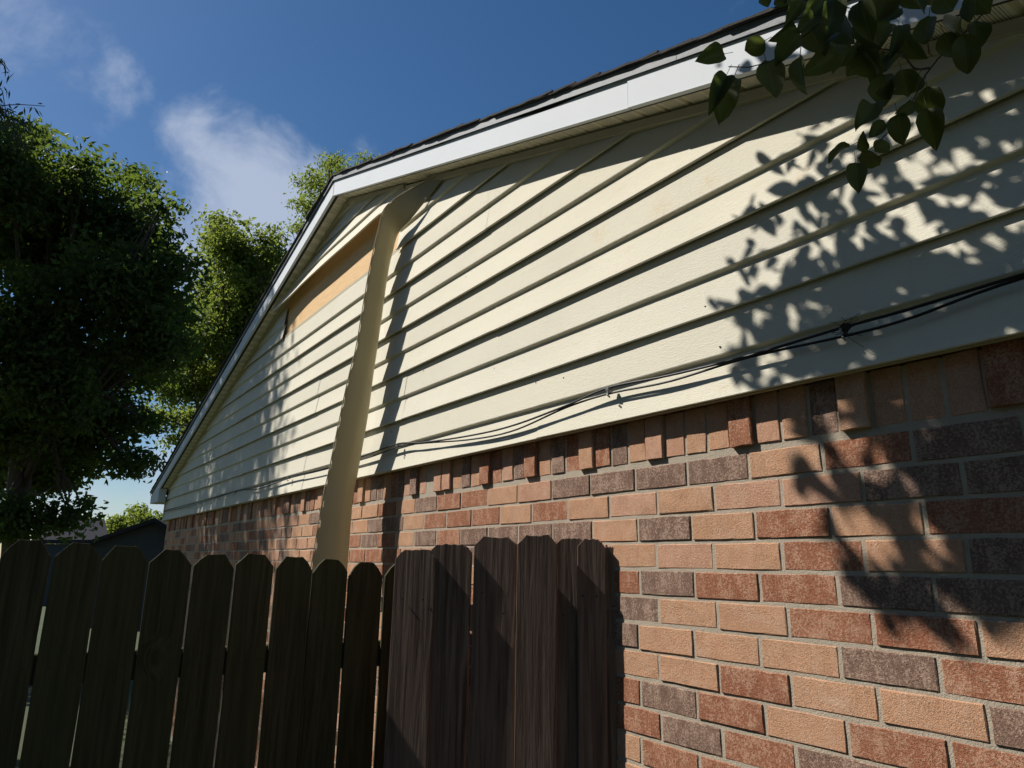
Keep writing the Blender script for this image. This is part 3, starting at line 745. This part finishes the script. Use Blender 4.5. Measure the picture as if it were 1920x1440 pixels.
gate = thing('picket_gate', 'short brown rough picket panel angled against the brick wall', 'fence panel', (-.5, -.24, 0))
gA = R(180+35.4); uG = np.array([math.cos(gA), math.sin(gA), 0]); nG = np.array([-uG[1], uG[0], 0])   # nearly in line with the sun
def gs(u, v=1060):                                  # where the upright seen at u meets the panel
    d = ray(u, v)[:2]; M2 = np.array([[uG[0], -d[0]], [uG[1], -d[1]]]); return np.linalg.solve(M2, CAM[:2]-np.array([-.2, 0]))[0]
if nG @ (CAM-np.array([-.5, -.24, CAM[2]])) < 0: nG = -nG
angG = math.atan2(uG[1], uG[0])
for i, (ua, ub, zt_, dn) in enumerate([(745, 820, -.027, .012), (808, 887, -.007, -.003), (889, 968, .019, .004), (970.5, 1043, .024, .003), (1038, 1108, .017, -.020), (1080, 1132, .014, -.006), (1124, 1155, -.011, -.022)]):
    s0, s1 = gs(ua), gs(ub)
    wd = s0-s1; me = picket_mesh(wd, zt_+ZO-.03, .017, (min(.034, wd*.28), .030), 300+i, .004)
    p = np.array([-.2, 0, 0])+uG*(s0+s1)/2+nG*dn; zt_ *= 1+.0*i
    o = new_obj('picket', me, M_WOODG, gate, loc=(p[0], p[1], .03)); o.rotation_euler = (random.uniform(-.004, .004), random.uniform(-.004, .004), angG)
    for s in (-.25, .25):
        c = p+uG*(wd*s)+nG*.009+np.array([0, 0, random.choice((-.17, -.2, -.235))+ZO]); nails(gate, [c], nG)
for (z0, z1) in ((-.30, -.21), (-1.5, -1.41)): bar_uv('rail', np.array([-.2, 0, 0])+uG*.02, np.array([-.2, 0, 0])+uG*(gs(747)), -.052, -.014, nG, z0+ZO, z1+ZO, M_WOODG, gate)

# ---------------------------------------------------------------- trees
def leaf_cloud(centers, normals_up, size, asp, fold=.25):
    """many small folded leaves, one rhomb of two triangles each"""
    n = len(centers)
    a = rng.normal(0, 1, (n, 3)); a[:, 2] -= .35; a /= np.linalg.norm(a, axis=1)[:, None]
    b = rng.normal(0, 1, (n, 3)); b -= (b*a).sum(1)[:, None]*a; b /= np.linalg.norm(b, axis=1)[:, None]
    c = np.cross(a, b); L = (size*rng.uniform(.65, 1.25, n))[:, None]; W = L*asp
    V = np.stack([centers, centers+a*L*.42+b*W*.5+c*W*fold, centers+a*L, centers+a*L*.42-b*W*.5+c*W*fold], 1).reshape(-1, 3)
    i = np.arange(n)*4
    return V, np.concatenate([np.stack([i, i+1, i+2], 1), np.stack([i, i+2, i+3], 1)])
def unit(n):
    d = rng.normal(0, 1, (n, 3)); return d/np.linalg.norm(d, axis=1)[:, None]
def crown_points(blobs, per_cluster, csize):
    """boughs on each blob, clumps of leaves round each bough, and loose sprays breaking the outline"""
    out = []
    for (c, rad, ncl) in blobs:
        rad = np.asarray(rad, float); c = np.asarray(c, float); k = max(8, min(44, ncl//3))
        sub = c+unit(k)*rad*rng.uniform(.30, 1.0, k)[:, None]; sr = rng.uniform(.12, .32, k)
        pick = rng.integers(0, k, ncl); d = unit(ncl); d[:, 2] = d[:, 2]*.8+.12
        cc = sub[pick]+d*(sr[pick]*rng.uniform(.2, 1.25, ncl))[:, None]*rad
        cc = np.vstack([cc, c+unit(ncl//4+1)*rad*rng.uniform(0, .75, ncl//4+1)[:, None]])
        m_ = len(cc)
        pts = cc[:, None, :]+np.clip(rng.normal(0, 1, (m_, per_cluster, 3)), -1.7, 1.7)*np.array([csize, csize, csize*.55])
        out.append(pts.reshape(-1, 3))
        ns = max(4, int(ncl*.40)); q = rng.integers(0, k, ns); d = unit(ns); d[:, 2] = np.abs(d[:, 2])*.9
        base = sub[q]+d*sr[q][:, None]*rad*.8
        s_ = np.linspace(0, 1, 16)
        ln = rng.uniform(.25, .95, ns)[:, None]*min(1.1, max(rad.max(), .5))
        sp = base[:, None, :]+d[:, None, :]*(s_[None, :, None]*ln[:, :, None])
        sp[:, :, 2] -= (s_**2)[None, :]*.18*ln
        out.append((sp+rng.normal(0, csize*.22, sp.shape)).reshape(-1, 3))
    return np.concatenate(out)
def tree(name, label, base, top, r_base, blobs, per, csize, leaf, asp, mat, extra=None, group=None, limbs=True):
    t = thing(name, label, 'tree', base, group)
    base = np.asarray(base, float); top = np.asarray(top, float)
    mid = (base+top)/2+rng.normal(0, .12, 3)*np.array([1, 1, 0])
    parts = [tube_vf(smooth_path([base-np.array([0, 0, .1]), mid, top], 8), list(np.linspace(r_base, r_base*.45, 8)), 9)]
    if limbs:
        for (c, rad, ncl) in blobs:
            st = base+(top-base)*random.uniform(.45, .98); c = np.asarray(c)
            mp = (st+c)/2+np.array([0, 0, -.06*np.linalg.norm(c-st)])+rng.normal(0, .1, 3)
            parts.append(tube_vf(smooth_path([st, mp, c], 7), list(np.linspace(r_base*.26, r_base*.05, 7)), 6))
            for _ in range(4):
                e = c+np.clip(rng.normal(0, .34, 3), -.55, .55)*np.asarray(rad); s = (mp+c)/2
                parts.append(tube_vf(smooth_path([s, (s+e)/2+rng.normal(0, .08, 3), e], 5), list(np.linspace(r_base*.12, r_base*.03, 5)), 5))
    V, Fc = join_vf(parts); mesh('trunk', V, Fc, M_BARK, t, smooth=True)
    pts = crown_points(blobs, per, csize)
    if extra is not None: pts = np.vstack([pts, extra])
    V, Q = leaf_cloud(pts, None, leaf, asp)
    npmesh('crown', V, Q, mat, t)
    return t
def pxblobs(lst, depth, dj=1.5, flat=1.0, den=1.0):
    o = []
    for q in lst:
        u, v, r_ = q[:3]; d = depth+random.uniform(-dj, dj); rr = r_/F_PX*d
        o.append((P(u, v, d), (rr*1.0, rr*1.0, rr*flat), max(5, int(den*(r_/10)**2*1.5))))
    return o
# big dark tree at the left; its near side, out of the picture, shades the far end of the wall
big = pxblobs([(25, 335, 85), (100, 340, 60), (215, 410, 80), (285, 455, 55), (90, 460, 130), (240, 540, 100), (305, 590, 52), (60, 640, 135), (215, 690, 95), (285, 660, 55), (120, 780, 100), (215, 800, 62), (255, 870, 36), (40, 880, 85), (115, 900, 42), (20, 975, 60), (130, 960, 30), (75, 850, 70), (30, 800, 80), (100, 740, 70), (150, 860, 40), (150, 318, 26), (246, 338, 24), (335, 505, 26), (345, 600, 20), (300, 392, 20), (62, 262, 30), (20, 262, 26), (275, 790, 22), (-120, 420, 160), (-160, 700, 180)], 13.0, 1.5)
tw = 6800
Wx = rng.uniform(-11.5, -4.15, tw); Wz = rng.uniform(.2, 4.6, tw)
Wx = np.where(Wx > -4.9, Wx-rng.uniform(0, .5, tw)*(rng.random(tw) < .5), Wx)
tt = rng.uniform(3.4, 5.2, tw)
ncl = 560
cx = rng.uniform(-11.5, -4.35, ncl); cz = rng.uniform(.2, 4.4, ncl); ct = rng.uniform(3.4, 5.2, ncl)
ce = np.stack([cx, np.zeros(ncl), cz], 1)+ct[:, None]*SUN
ex = (ce[:, None, :]+rng.normal(0, .24, (ncl, 42, 3))).reshape(-1, 3)
dx = ex-CAM; dc = dx@fw; inf = (dc > .2) & (960+F_PX*(dx@RT)/dc > -60) & (720-F_PX*(dx@UP)/dc > -60) & (720-F_PX*(dx@UP)/dc < 1500)
ex = ex[~inf]
tb = P(62, 1000, 13.2); tb[2] = 0
tt_ = P(70, 560, 13.2)
tree('shade_tree', 'big dark leafy tree filling the left edge behind the fence', tuple(tb), tt_, .26, big, 27, .23, .125, .55, M_LF_DARK, extra=ex)
# lighter tree behind the roof slope
lt = pxblobs([(430, 470, 55), (480, 520, 60), (400, 560, 62), (360, 640, 60), (440, 640, 70), (330, 720, 48), (400, 720, 70), (340, 790, 40), (300, 690, 30), (505, 470, 36), (420, 440, 30), (350, 830, 26), (470, 560, 80), (290, 780, 26)], 21, 1.5, 1.0, 1.5)
b_ = P(420, 1000, 21.5); b_[2] = 0
tree('oak_tree', 'bright green sunlit tree beyond the left roof slope', tuple(b_), P(410, 560, 21.5), .22, lt, 26, .26, .14, .55, M_LF_LIGHT)
lt2 = pxblobs([(600, 345, 38), (630, 330, 34), (575, 390, 30), (650, 345, 40), (610, 400, 50), (556, 425, 18), (682, 300, 10), (616, 302, 16), (700, 360, 40)], 30, 1.5, 1.0, 1.25)
b_ = P(650, 1000, 31); b_[2] = 0
tree('ridge_tree', 'green tree top rising behind the roof peak', tuple(b_), P(640, 400, 31), .26, lt2, 22, .30, .16, .5, M_LF_LIGHT)
# distant trees low over the neighbouring roofs
for i, (u, v, r_, d, lab) in enumerate([(255, 985, 42, 75, 'far green tree low on the skyline beside the house corner'), (150, 1000, 40, 90, 'far tree crown behind the grey neighbouring roof')]):
    bl = pxblobs([(u, v, r_), (u+r_*.7, v-2, r_*.7), (u-r_*.7, v+8, r_*.6), (u+r_*1.3, v+4, r_*.6)], d, 2, .8, 3.0)
    b_ = P(u, 1050, d); b_[2] = 0
    tree('distant_tree', lab, tuple(b_), P(u, v+10, d), .3, bl, 18, .5, .45, .5, M_LF_LIGHT)
# narrow-leaved tree, its trunk just outside the picture, sprays reaching in at the top left
def willow():
    base = np.array([-10.4, -4.3, 0]); t = thing('willow_tree', 'narrow-leaved tree whose drooping sprays reach in at the upper left edge', 'tree', tuple(base))
    top = np.array([-10.1, -3.9, 6.2])
    parts = [tube_vf(smooth_path([base, (base+top)/2+np.array([.1, .05, 0]), top], 8), list(np.linspace(.17, .08, 8)), 9)]
    pts = []; dirs = []
    dpt = 8.6
    sprays = [([(-260, 60), (-80, 70), (0, 110), (18, 135)], 20), ([(-260, 130), (-60, 150), (0, 165), (10, 205), (14, 225)], 26), ([(-200, 190), (-40, 200), (30, 196), (84, 199)], 9), ([(-200, 200), (-30, 200), (20, 210), (45, 230), (60, 252)], 34), ([(-200, 230), (-30, 215), (35, 225), (70, 242)], 22), ([(-150, 120), (-60, 140), (-10, 190), (6, 240)], 30), ([(-40, 230), (10, 235), (35, 255), (48, 275)], 24)]
    for sp, nl in sprays:
        d0 = dpt+random.uniform(-.25, .25)
        w3 = [P(u, v, d0) for u, v in sp]
        parts.append(tube_vf(smooth_path([top+np.array([0, 0, random.uniform(-.6, .2)])]+w3, 24), list(np.linspace(.022, .0035, 24)), 5))
        path = smooth_path(w3, 60)
        for _ in range(int(nl*3.2)):
            i = random.randint(18, 59); p = path[i]+rng.normal(0, .035, 3); pts.append(p)
    crown = crown_points([((-10.6, -4.6, 7.2), (1.1, 1.0, 1.0), 60), ((-10.2, -3.9, 6.6), (.8, .8, .7), 40)], 30, .16)
    V, Fc = join_vf(parts); mesh('trunk', V, Fc, M_BARK, t, smooth=True)
    allp = np.vstack([np.array(pts), crown]); n = len(allp)
    a = rng.normal(0, .55, (n, 3)); a[:, 2] -= 1.0; a /= np.linalg.norm(a, axis=1)[:, None]
    b = rng.normal(0, 1, (n, 3)); b -= (b*a).sum(1)[:, None]*a; b /= np.linalg.norm(b, axis=1)[:, None]
    L = rng.uniform(.09, .15, n)[:, None]; W = L*.17
    V = np.stack([allp, allp+a*L*.4+b*W*.5, allp+a*L, allp+a*L*.4-b*W*.5], 1).reshape(-1, 3); i = np.arange(n)*4
    npmesh('crown', V, np.stack([i, i+1, i+2, i+3], 1), M_LF_WILLOW, t)
willow()

# ---------------------------------------------------------------- pear tree: shading canopy overhead, sprays hanging into the picture
def pear():
    t = thing('pear_tree', 'broad-leaved tree whose shadowed sprays hang across the upper right eave', 'tree', (-1.05, -3.1, 0))
    base = np.array([-1.05, -3.1, 0.]); top = np.array([-1.15, -2.6, 3.6])
    parts = [tube_vf(smooth_path([base, (base+top)/2+np.array([.06, 0, 0]), top], 9), list(np.linspace(.11, .055, 9)), 10)]
    # ---- canopy leaves: where they must be for their shade to fall on the wall as it does
    edge_v = [150, 230, 300, 350, 420, 480, 550, 620, 700, 760, 830, 900, 950, 1000, 1080, 1130, 1180]
    edge_u = [1620, 1450, 1435, 1430, 1405, 1385, 1335, 1372, 1372, 1480, 1495, 1490, 1530, 1520, 1585, 1605, 1650]
    def lam(u, v):
        low = np.interp(u, [1300, 1490, 1560, 1640, 1720, 1800, 1920, 2600], [700, 960, 1150, 1215, 1160, 1190, 1150, 1000])
        if v > low: return 0
        e = u-np.interp(v, edge_v, edge_u)
        if e < 0: return 0
        l = .30+min(1, e/240)*.95
        if v < 480: l = .22+min(1, e/330)*.50
        if v < 480 and 1650 < u < 1800: l *= .75
        if v > 660: l = .42+min(1, e/420)*.45+(1.5 if u > 1765 else 0)
        if u > 1800: l += .5
        if 480 < v < 660 and e > 130: l += .40
        if u > 1940: l = 1.6
        l *= np.clip((low-v)/90, .40, 1)
        return l
    extra_n = []; leaves = []; big_l = []; area = .00095
    us = np.arange(1310, 2900, 14); vs = np.arange(120, 1200, 14)
    for u in us:
        for v in vs:
            l = lam(u, v)
            if l <= 0: continue
            yw = -.03 if v < 764-.225*(u-1280) else 0.0
            Wp = H(u, v, yw); dA = abs(np.linalg.norm(np.cross(H(u+14, v, yw)-Wp, H(u, v+14, yw)-Wp)))
            if Wp[0] > 2.3: continue
            for _ in range(rng.poisson(l*dA/area)):
                Wq = H(u+random.uniform(0, 14), v+random.uniform(0, 14), yw)
                tt = .62+random.random()*.25
                while True:
                    p = Wq+tt*SUN; a = proj(p)
                    if a[2] < .15 or a[0] < -45 or a[1] < -48 or a[0] > 1980: break
                    tt += .05
                p = Wq+(tt+random.random()**2*.10)*SUN
                leaves.append(p); big_l.append(1.08 if v > 680 else .85)
    # extra cover over the hanging sprays themselves
    for _ in range(480):
        u, v = random.uniform(1380, 1830), random.uniform(-20, 330); Wq = P(u, v, 1.4)
        tt = .35
        while True:
            p = Wq+tt*SUN; a = proj(p)
            if a[1] < -85 or a[0] < -90: break
            tt += .05
        leaves.append(Wq+(tt+random.random()*.5)*SUN)
    # more crown spread unseen over the yard, added to block sky light
    while len(leaves) < 30000:
        p = np.array([random.uniform(-2.2, 3.6), random.uniform(-4.6, -1.3), 0]); p[2] = 4.6+1.5*math.sin((p[0]+2.5)*.5)*random.random()+random.uniform(-.7, .9)
        xs_, zs_ = p[0]+1.3*-p[1], p[2]-1.63*-p[1]-ZO
        if not xs_ > 1.6: continue
        a = proj(p)
        if a[2] > .15 and -60 < a[0] < 1990 and -60 < a[1] < 1500: continue
        if len(leaves) > 29990 or random.random() < .0: break
        leaves.append(p)
        if len(extra_n) > 5200: break
        extra_n.append(1)
    C = np.array(leaves); n = len(C)
    # ovate leaves, eight faces each
    a = rng.normal(0, .6, (n, 3)); a[:, 2] -= .8; a /= np.linalg.norm(a, axis=1)[:, None]
    b = rng.normal(0, 1, (n, 3)); b -= (b*a).sum(1)[:, None]*a; b /= np.linalg.norm(b, axis=1)[:, None]; c = np.cross(a, b)
    L = rng.uniform(.052, .092, n)[:, None]*np.r_[np.array(big_l), np.ones(n-len(big_l))][:, None]; W = L*rng.uniform(.52, .70, n)[:, None]
    prof = [(-.25, 0, 0), (0, 0, 0), (.12, .34, .05), (.38, .5, .09), (.68, .34, .06), (1.0, 0, -.06), (.68, -.34, .06), (.38, -.5, .09), (.12, -.34, .05)]
    C0 = C-a*L*.5
    V = np.stack([C0+a*L*p[0]+b*W*p[1]+c*L*p[2] for p in prof[1:]], 1).reshape(-1, 3); i = np.arange(n)*8
    Q = np.concatenate([np.stack([i, i+1, i+2, i+3], 1), np.stack([i, i+3, i+4, i+4], 1)[:, :3].repeat(1, 0)[:, [0, 1, 2, 2]], np.stack([i, i+4, i+5, i+6], 1), np.stack([i, i+6, i+7, i+7], 1)])
    tri = np.concatenate([np.stack([i, i+k_, i+k_+1], 1) for k_ in range(1, 7)])
    npmesh('canopy_leaves', V, tri, M_PEAR, t, 'stuff')
    # limbs and twigs through the canopy
    hubs = C[rng.choice(n, 16, replace=False)]
    hubs = np.array([C[rng.choice(n, 60)][np.argmin(np.linalg.norm(C[rng.choice(n, 60)]-h_, axis=1))]*.3+h_*.7 for h_ in hubs])
    for h_ in hubs:
        mp = (top+h_)/2+np.array([0, 0, .15]); parts.append(tube_vf(smooth_path([top, mp, h_], 8), list(np.linspace(.028, .008, 8)), 6))
    for p in C[rng.choice(n, 420, replace=False)]:
        h_ = hubs[np.argmin(np.linalg.norm(hubs-p, axis=1))]
        if np.linalg.norm(h_-p) > .9: continue
        parts.append(tube_vf(smooth_path([h_, (h_+p)/2+rng.normal(0, .03, 3), p], 4), [.004, .003, .002, .0012], 4))
    HB = np.array([.15, -1.25, 4.55])              # the bough the hanging sprays grow from
    parts.append(tube_vf(smooth_path([top, (top+HB)/2+np.array([.05, 0, .22]), HB, HB+np.array([.7, .1, .05])], 14), list(np.linspace(.034, .007, 14)), 7))
    V, Fc = join_vf(parts); trunk = mesh('trunk', V, Fc, M_BARK, t, smooth=True)
    # ---- the hanging sprays
    d1, d2 = 1.38, 1.46
    tw1 = [(1600, -60), (1570, 5), (1540, 40), (1505, 70), (1470, 103), (1440, 117), (1398, 127), (1366, 125)]
    tw2 = [(1880, -70), (1855, 5), (1835, 35), (1808, 62), (1772, 98), (1742, 128), (1722, 170), (1690, 220), (1650, 264), (1608, 298)]
    tw3 = [(1742, 128), (1715, 128), (1690, 100), (1655, 92), (1610, 85)]
    tw4 = [(1640, -70), (1625, -10), (1600, 20), (1575, 12)]
    tw5 = [(1520, -60), (1490, -15), (1455, 0)]
    tw6 = [(1750, -70), (1725, -30), (1715, 0)]
    tws = [(tw1, d1, .0021), (tw2, d2, .0024), (tw3, d2, .0014), (tw4, d1, .002), (tw5, d1+.05, .0015), (tw6, d1+.05, .0018)]
    br = None
    for q, (tw_, d, r_) in enumerate(tws):
        pts = [P(u, v, d) for u, v in tw_]
        if q != 2: hb = HB+np.array([.08*q, .012*q, .006*q]); pts = [hb, hb*.5+pts[0]*.5+np.array([.04, .03, .10]), hb*.15+pts[0]*.85+np.array([.01, .01, .05])]+pts
        pts = smooth_path(pts, 60); rr = [r_*(1.7-1.2*i/59)*(1+.25*(i % 9 == 0)) for i in range(60)]
        o = mesh('twig', *tube_vf(pts, rr, 7), M_TWIG, t, smooth=True)
        if br is None: br = o
    twigs = [o for o in t.children if o.name.startswith('twig')]
    def leaf_mesh(seed):
        rd = random.Random(seed); nu = 11; V = []; Fc = []
        cup = rd.uniform(.10, .62); cur = rd.uniform(-.25, .75); wv = rd.uniform(.03, .10); ph = rd.uniform(0, 6)
        cols = 6
        for i in range(nu+1):
            s = i/nu; wd = .5*(max(0, math.sin(math.pi*s**.80))**.70)*(1-.30*max(0, s-.82)/.18)+.004
            if i == nu: wd = .006
            for k_ in range(cols+1):
                q = -1+2*k_/cols
                x = wd*q; z = -cur*s*s*.55+cup*abs(q)**1.4*wd*1.1+wv*math.sin(7*s+ph+q*2)*abs(q)
                V.append((x*(1+rd.uniform(-.03, .03)*(abs(q) > .9)), s, z))
        for i in range(nu):
            for k_ in range(cols): a_ = i*(cols+1)+k_; Fc.append((a_, a_+1, a_+cols+2, a_+cols+1))
        # leaf stalk
        st = tube_vf([(0, -.34, .02), (0, -.15, .01), (0, .02, 0)], .014, 5)
        V2, F2 = join_vf([(V, Fc), st])
        me = bpy.data.meshes.new('leaf'); me.from_pydata([tuple(map(float, v)) for v in V2], [], F2); me.polygons.foreach_set('use_smooth', [True]*len(F2)); me.materials.append(M_PEAR); return me
    LM = [leaf_mesh(s) for s in range(12)]
    LV = [  # stalk end, tip, width, twig  (measured on the photograph, then hung at the twig's distance)
     (1358, 101, 1311, 109, 36, 0), (1376, 145, 1346, 213, 46, 0), (1362, 141, 1335, 196, 34, 0), (1434, 76, 1397, 97, 42, 0), (1436, 113, 1456, 187, 46, 0), (1500, 62, 1454, 113, 42, 0), (1492, 48, 1452, 76, 28, 0), (1515, 50, 1548, 106, 46, 0), (1500, 106, 1490, 165, 34, 0), (1548, -8, 1514, 42, 46, 0),
     (1580, 8, 1594, 84, 62, 3), (1563, -2, 1554, 70, 42, 3), (1612, 2, 1632, 72, 42, 3), (1662, -18, 1650, 42, 56, 3), (1720, -28, 1727, 17, 60, 5), (1590, 80, 1559, 134, 34, 2), (1602, 92, 1648, 127, 46, 2), (1668, 42, 1638, 90, 42, 2), (1684, 48, 1677, 97, 28, 2), (1742, 30, 1734, 84, 46, 1), (1802, 33, 1766, 80, 52, 1),
     (1692, 98, 1658, 132, 36, 2), (1655, 140, 1657, 198, 44, 2), (1642, 193, 1610, 234, 38, 1), (1722, 138, 1684, 174, 40, 1), (1738, 162, 1748, 226, 48, 1), (1738, 205, 1754, 272, 42, 1), (1682, 213, 1692, 270, 36, 1), (1658, 226, 1627, 260, 24, 1), (1594, 274, 1551, 294, 30, 1), (1626, 282, 1614, 250, 20, 1), (1615, 284, 1650, 307, 32, 1), (1640, 284, 1670, 262, 30, 1), (1604, 306, 1609, 361, 34, 1), (1432, -8, 1440, 12, 22, 4), (1455, -6, 1474, 10, 22, 4), (1468, -14, 1500, 4, 26, 4),
     (1635, 60, 1600, 118, 44, 2), (1700, 60, 1720, 112, 44, 1), (1620, 112, 1590, 140, 34, 2), (1770, 62, 1790, 108, 40, 1), (1690, 130, 1705, 180, 38, 1), (1655, 100, 1632, 150, 36, 2), (1760, -12, 1785, 22, 50, 5), (1820, -15, 1850, 18, 46, 1), (1560, 60, 1545, 88, 30, 0), (1672, 160, 1645, 176, 34, 1), (1710, 190, 1688, 214, 30, 1), (1530, 30, 1500, 54, 34, 0)]
    rl = random.Random(21)
    for _ in range(15):                         # the thick of the spray along the top edge
        u_, v_ = rl.uniform(1500, 1830), rl.uniform(-25, 105); a2 = rl.uniform(.2, 2.9); l2 = rl.uniform(42, 72)
        if v_ > 55 and u_ < 1560: continue
        LV.append((u_, v_, u_+l2*math.cos(a2), v_+l2*math.sin(a2), l2*rl.uniform(.5, .72), rl.choice((1, 3, 5))))
    for i, (u0_, v0_, u1_, v1_, wd, q) in enumerate(LV):
        d = tws[q][1]+random.uniform(-.05, .05)
        Bp, Tp = P(u0_, v0_, d), P(u1_, v1_, d+random.uniform(-.03, .02))
        y = Tp-Bp; ln = np.linalg.norm(y); y /= ln
        nn = -ray(u0_, v0_); nn = nn/np.linalg.norm(nn)+rng.normal(0, .45, 3); nn -= (nn@y)*y; nn /= np.linalg.norm(nn); x = np.cross(y, nn)
        wsc = wd*d/F_PX*1.08
        o = new_obj('leaf', LM[i % 12], None, t)
        mt_ = Matrix.Identity(4)
        for r3 in range(3): mt_[r3][0], mt_[r3][1], mt_[r3][2], mt_[r3][3] = x[r3]*wsc, y[r3]*ln, nn[r3]*ln, Bp[r3]
        tl = Matrix.Translation(-Vector(t.location))
        o.parent = None; o.matrix_world = mt_; o.parent = t; o.matrix_parent_inverse = tl
pear()

# ---------------------------------------------------------------- neighbouring buildings far behind
def neighbours():
    A = P(293, 972, 19); e1 = P(176, 1012, 19); e2 = P(345, 1004, 19)
    t = thing('dark_shed', 'dark shaded gable-ended outbuilding low behind the fence at the house corner', 'shed', (float(A[0]), float(A[1]), 0))
    bx = np.array([-.96, .28, 0])                      # the way it runs back
    w3 = [np.array([e1[0], e1[1], 0]), np.array([e2[0], e2[1], 0]), e2-np.array([0, 0, .1]), A-np.array([0, 0, .12]), e1-np.array([0, 0, .1])]
    V = [p for p in w3]+[p+bx*5 for p in w3]; n = 5
    mesh('wall', V, [tuple(range(n))[::-1], tuple(range(n, 2*n))]+[(i, (i+1) % n, (i+1) % n+n, i+n) for i in range(n)], M_NWALL, t)
    s = -bx*.25
    for q, ee in ((0, e1), (1, e2)):
        dn = (ee-A); dn = dn/np.linalg.norm(dn)*.28
        p = [A+s, ee+dn+s, ee+dn+bx*5.2, A+bx*5.2]; up = np.array([0, 0, .12])
        V = [x-up*.9 for x in p]+[x for x in p]
        mesh('roof', V, [(3, 2, 1, 0), (4, 5, 6, 7)]+[(i, (i+1) % 4, (i+1) % 4+4, i+4) for i in range(4)], M_NROOF, t)
    a, b, c, d = P(60, 1012, 27), P(205, 1012, 27), P(196, 973, 30), P(70, 973, 30)
    t = thing('grey_roofed_house', 'low house with grey shingle roof seen beneath the shade tree', 'house', (float(a[0]), float(a[1]), 0))
    dn = np.array([0, 0, -.15])
    V = [a, b, c, d, a+dn, b+dn, c+dn, d+dn]
    mesh('roof', V, [(0, 1, 2, 3), (7, 6, 5, 4)]+[(i, i+4, (i+1) % 4+4, (i+1) % 4) for i in range(4)], M_NROOF, t)
    ai, bi = a*.96+c*.04, b*.96+d*.04
    q = [np.array([p[0], p[1], z]) for p, z in ((ai, 0), (bi, 0), (bi, a[2]-.14), (ai, a[2]-.14))]
    back = (c-b)*np.array([1, 1, 0])
    V = q+[p+back for p in q]
    mesh('wall', V, [(0, 1, 2, 3), (7, 6, 5, 4)]+[(i, i+4, (i+1) % 4+4, (i+1) % 4) for i in range(4)], M_NWALL, t)
    pc = (c+d)/2*np.array([1, 1, 1]); box('chimney', pc[0]-.2, pc[0]+.2, pc[1]-.2, pc[1]+.2, pc[2]-.4, pc[2]+.25, M_NWALL, t)
neighbours()
def sky_blocker():
    # unseen house added behind the camera: blocks sky light and shades the yard
    t = thing('sky_blocker_house', 'added two-storey house behind the viewer, unseen, blocking sky light over the side yard', 'house', (0, -7.2, 0))
    x0, x1, ya, yb, ht = -7.5, 11.0, -7.2, -14.5, 5.4
    m1 = mat_plain('sky_blocker_brick', (.16, .10, .075), .9, .3, 9, .4, 60)
    box('wall', x0, x1, yb, ya, 0, ht, m1, t)
    ym = (ya+yb)/2
    V = [(x, y, z) for x in (x0-.4, x1+.4) for (y, z) in ((ya+.45, ht-.15), (ym, ht+1.9), (yb-.45, ht-.15), (yb-.45, ht), (ym, ht+2.06), (ya+.45, ht))]
    Fc = [(0, 1, 2, 3, 4, 5)[::-1], (6, 7, 8, 9, 10, 11)]+[(i, (i+1) % 6, (i+1) % 6+6, i+6) for i in range(6)]
    mesh('roof', V, Fc, M_NROOF, t)
    wf = mat_plain('sky_blocker_trim', (.55, .54, .5), .6, .1)
    for zz in (1.0, 3.5):
        for xx in (-5.2, -1.0, 3.4, 7.6):
            f = box('window', xx, xx+1.1, ya, ya+.05, zz, zz+1.35, wf, t)
            for k_ in range(2): box('pane', xx+.07+k_*.5, xx+.53+k_*.5, ya+.051, ya+.058, zz+.08, zz+1.27, M_DARK, f)
sky_blocker()
